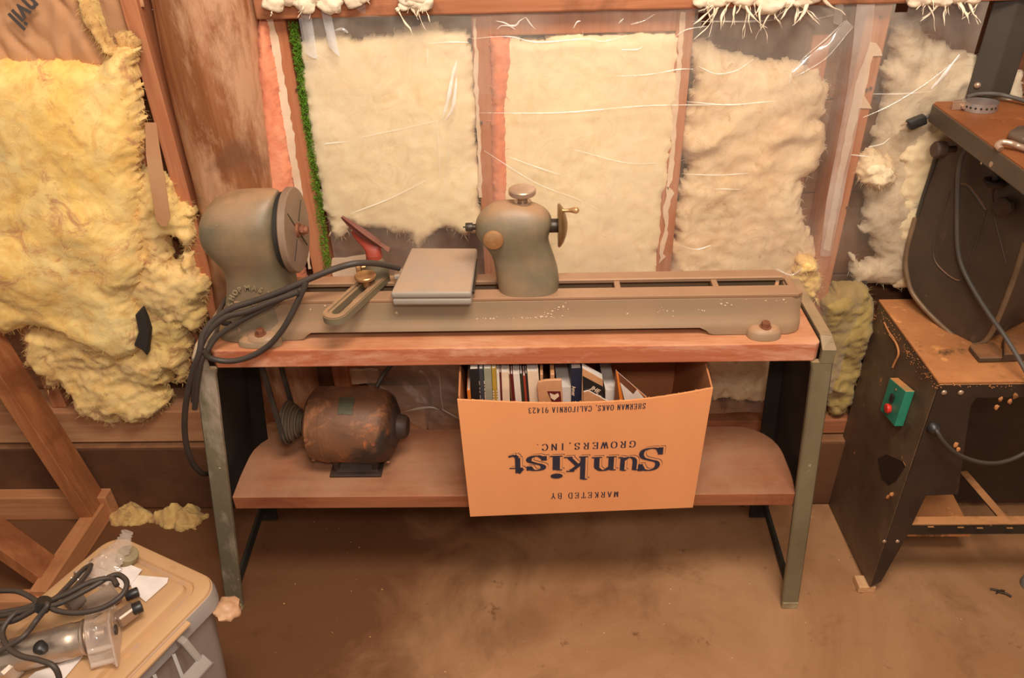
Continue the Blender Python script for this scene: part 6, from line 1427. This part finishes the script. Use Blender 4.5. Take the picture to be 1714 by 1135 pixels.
# trunnion and knobs under the table
def knob(px, py, off, r, ln_, mat, n=12):
    p = onH(px, py, 0.0); bm = NB(); rev(bm, p+hq*0.0, -hq, [(0, r*.45), (ln_*.45, r*.45), (ln_*.45, r*.9), (ln_*.55, r), (ln_*.9, r), (ln_, r*.8), (ln_, 0)], n); return link('knob', bm, M[mat], saw, smooth=True, angle=30)
p = onY(1562, 250, t0.y-0.05); bm = NB(); rev(bm, p+V((0.045, 0, 0)), (-1, -.1, 0), [(0, .007), (.022, .007), (.022, .014), (.026, .0175), (.042, .0175), (.046, .014), (.046, 0)], 24); link('tilt_knob', bm, M['knob_iron'] if 'knob_iron' in M else M['rust_dark'], saw, smooth=True, angle=30)
knob(1690, 342, 0, 0.020, 0.030, 'rust_dark', 8)
bm = NB(); c_ = onH(1664, 304, -0.012); rev(bm, c_-V((0, 0, .006)), (0, 0, 1), [(0, .010), (0, .021), (.006, .022), (.010, .019), (.010, .010), (0.0, .010)], 28); cyl(bm, c_-V((0, 0, .02)), c_+V((0, 0, .02)), .006, 10); link('trunnion_nut', bm, M['rust'], saw, smooth=True, angle=30)
bm = NB(); p = onX(1661, 275, t0.x-.001); cyl(bm, p, p+V((-.003, 0, 0)), .005, 14); p = onX(1643, 273, t0.x-.001); cyl(bm, p, p+V((-.0008, 0, 0)), .0025, 10); link('table_screws', bm, M['steel'], saw)
# column
cA = onZ(1616, 162, ZTB)
L_ = V((cA.x, cA.y, 0)); CY_ = cA.y; q_ = onZ(1656, 159, ZTB); 
cM = onY(1656, 164, CY_-.022); cR_ = onY(1690, 160, CY_-0.005)
bm = NB(); fp_ = [V((L_.x, CY_)), V((cM.x, CY_-.022)), V((cR_.x, CY_-.005)), V((cR_.x+.01, CY_+.02)), V((L_.x+.02, CY_+.02))]
prism(bm, [V((q.x, q.y, ZTB+.002)) for q in fp_], (0, 0, 0.75), 0.002, 1); link('column', bm, M['column'], saw)
p = onY(1636, 143, -.062); dcol = (V((cM.x, CY_-.022, 0))-V((L_.x, CY_, 0))).normalized(); nc = V((-dcol.y, dcol.x, 0)); nc = -nc if nc.x > 0 else nc
dd = _ray(1636, 143); P0 = V((L_.x, CY_, 0)); p = CAM+dd*((P0-CAM).dot(nc)/dd.dot(nc)); bm = NB(); rev(bm, p, nc, [(0, .0065), (.003, .006), (.005, .003), (.005, 0)], 16); link('column_bolt', bm, M['steel'], saw, smooth=True, angle=50)
# underside body between table and housing
bm = NB(); prism(bm, [onH(a, b_, 0.02) for a, b_ in ((1600, 180), (1590, 260), (1780, 330), (1780, 230))], hq*0.12, 0.003, 1); link('trunnion_body', bm, M['saw_iron'], saw)

# things lying on the saw table
hc = thing('hose_clamp', 'shiny perforated steel strap clamp lying on the rusty saw table', 'clamp', onZ(1640, 178, ZTB+.001))
cc = onZ(1640, 184, ZTB+.002); bm = NB(); rows = []
for k in range(41):
    a = 2*PI*k/40; rows.append([bm.verts.new(cc+V((math.cos(a)*r_, math.sin(a)*r_*0.8, z_))) for r_, z_ in ((.0315, 0), (.0315, .017), (.030, .017), (.030, 0))])
for A, B in zip(rows, rows[1:]):
    for k in range(4): bm.faces.new((A[k], A[(k+1) % 4], B[(k+1) % 4], B[k]))
M['zinc'] = surf('zinc_strap', (190, 182, 176), (168, 160, 156), 30, 0.3, 0.75, bump=.05)
link('band', bm, M['zinc'], hc, smooth=True, angle=30)
bm = NB()
for k in range(7): a = PI*1.08+k*0.32; q = cc+V((math.cos(a)*.0315, math.sin(a)*.0252, .009)); nn = V((math.cos(a), math.sin(a), 0)); cyl(bm, q-nn*.0004, q+nn*.0006, .0022, 10)
link('holes', bm, M['knob_black'], hc)
bm = NB(); e_ = onZ(1594, 177, ZTB+.010); obox(bm, cc+V((-.029, .004, .009)), e_, 0.002, 0.017, bev=.0005); obox(bm, cc+V((-.034, .010, .011)), e_+V((.004, .006, .002)), 0.002, 0.017, bev=.0005); cyl(bm, e_+V((.020, -.002, -.001)), e_+V((.020, -.008, -.001)), .004, 12); link('tang', bm, M['steel'], hc)
# plug and cord across the table back
cp = thing('power_plug', 'black plug on a grey cord poking out behind the saw table corner', 'plug', onY(1540, 205, 0.0))
yy = t0.y+0.012
yy = min(yy, -0.0)
p0_, p1_ = onY(1519, 210, -0.035), onY(1549, 198, -0.035)
bm = NB(); obox(bm, p0_, p1_, 0.022, 0.020, bev=.004, seg=2); link('plug_body', bm, M['knob_black'], cp, smooth=True, angle=40)
bm = NB(); dv = (p0_-p1_).normalized()
for o_ in (-.006, .006): obox(bm, p0_+V((0, 0, o_)), p0_+dv*0.014+V((0, 0, o_)), .005, .0015)
link('prongs', bm, M['steel'], cp)
bm = NB(); tube(bm, [p1_, onY(1556, 194, -.035), onY(1566, 196, -.035), onY(1580, 205, -.035), onY(1600, 215, -.04)], .004, 10, 5); link('plug_cord', bm, M['cable_grey'], cp, smooth=True, angle=80)
bm = NB(); tube(bm, [onZ(1618, 163, ZTB+.012), onZ(1635, 158, ZTB+.016), onZ(1662, 157, ZTB+.018), onZ(1690, 162, ZTB+.014), onZ(1760, 182, ZTB+.008)], .0042, 12, 7); link('table_cord', bm, M['cable_grey'], label='grey cord crossing the back of the saw table behind the strap clamp', cat='cord', smooth=True, angle=80)
# long cord hanging in front of the housing
bm = NB(); tube(bm, [onH(a, b_, -o_) for a, b_, o_ in ((1622, 240, .03), (1612, 258, .03), (1605, 285, .026), (1603, 320, .02), (1602, 380, .018), (1604, 420, .018), (1612, 450, .02), (1630, 485, .025), (1655, 525, .035), (1680, 560, .045), (1706, 602, .05), (1726, 640, .055), (1735, 670, .06))], .0046, 12, 7)
link('hanging_cord', bm, M['cable_grey'], label='grey cord hanging from the saw table across the wheel housing', cat='cord', smooth=True, angle=80)
# chrome hook at the right of the table
hk = thing('guide_bracket', 'shiny steel hooked bracket on the right edge of the saw table', 'bracket', onZ(1700, 240, ZTB+.002))
bm = NB(); tube(bm, [onZ(1675, 250, ZTB+.006), onZ(1670, 243, ZTB+.010), onZ(1678, 238, ZTB+.014), onZ(1692, 240, ZTB+.014), onZ(1708, 246, ZTB+.010), onZ(1740, 256, ZTB+.010)], .0055, 12, 6); link('hook', bm, M['steel'], hk, smooth=True, angle=60)
bm = NB(); prism(bm, [onZ(a, b_, ZTB+.003) for a, b_ in ((1684, 232), (1700, 222), (1750, 218), (1750, 250), (1706, 243))], (0, 0, 0.014), 0.004, 2); link('bracket_plate', bm, surf('bracket_steel', (130, 112, 96), (110, 94, 80), 20, 0.4, 0.5), hk, smooth=True, angle=35)
# litter on the floor
fp_ = thing('metal_foot', 'pale blue-grey metal foot just entering the frame at right on the floor', 'foot', onZ(1714, 970, 0))
bm = NB(); p = onZ(1734, 968, 0.03); rev(bm, V((p.x, p.y, 0)), (0, 0, 1), [(0, .026), (.004, .028), (.03, .024), (.036, .02), (.036, 0)], 24); link('foot_cap', bm, plain('blue_grey', (130, 132, 136), 0.4), fp_, smooth=True, angle=40)
p = onZ(1674, 992, 0.002); bm = NB(); tube(bm, [p+V((-.02, .010, .002)), p+V((-.006, .004, .004)), p, p+V((.010, -.006, .004)), p+V((.02, -.014, .002))], .0028, 8, 5); tube(bm, [p+V((-.012, -.004, .002)), p+V((.0, .002, .006)), p+V((.012, .004, .002))], .002, 8, 5)
link('bent_staple', bm, M['steel_dark'], label='little bent dark metal staple on the floor at the lower right', cat='staple', smooth=True, angle=60)
bm = NB(); rnd = random.Random(21)
for k in range(80):
    x_, y_ = rnd.uniform(-0.8, 1.1), rnd.uniform(-0.95, -0.05); s_ = rnd.uniform(.0006, .0018)
    t_ = NB(); bmesh.ops.create_icosphere(t_, subdivisions=1, radius=s_)
    for v in t_.verts: v.co = V((v.co.x*rnd.uniform(1, 1.6), v.co.y, v.co.z*.6))+V((x_, y_, s_*.5))
    merge(bm, t_)
link('floor_crumbs', bm, M['yellow_d'], label='scattered crumbs of wool and wood on the concrete', cat='debris', kind='stuff')
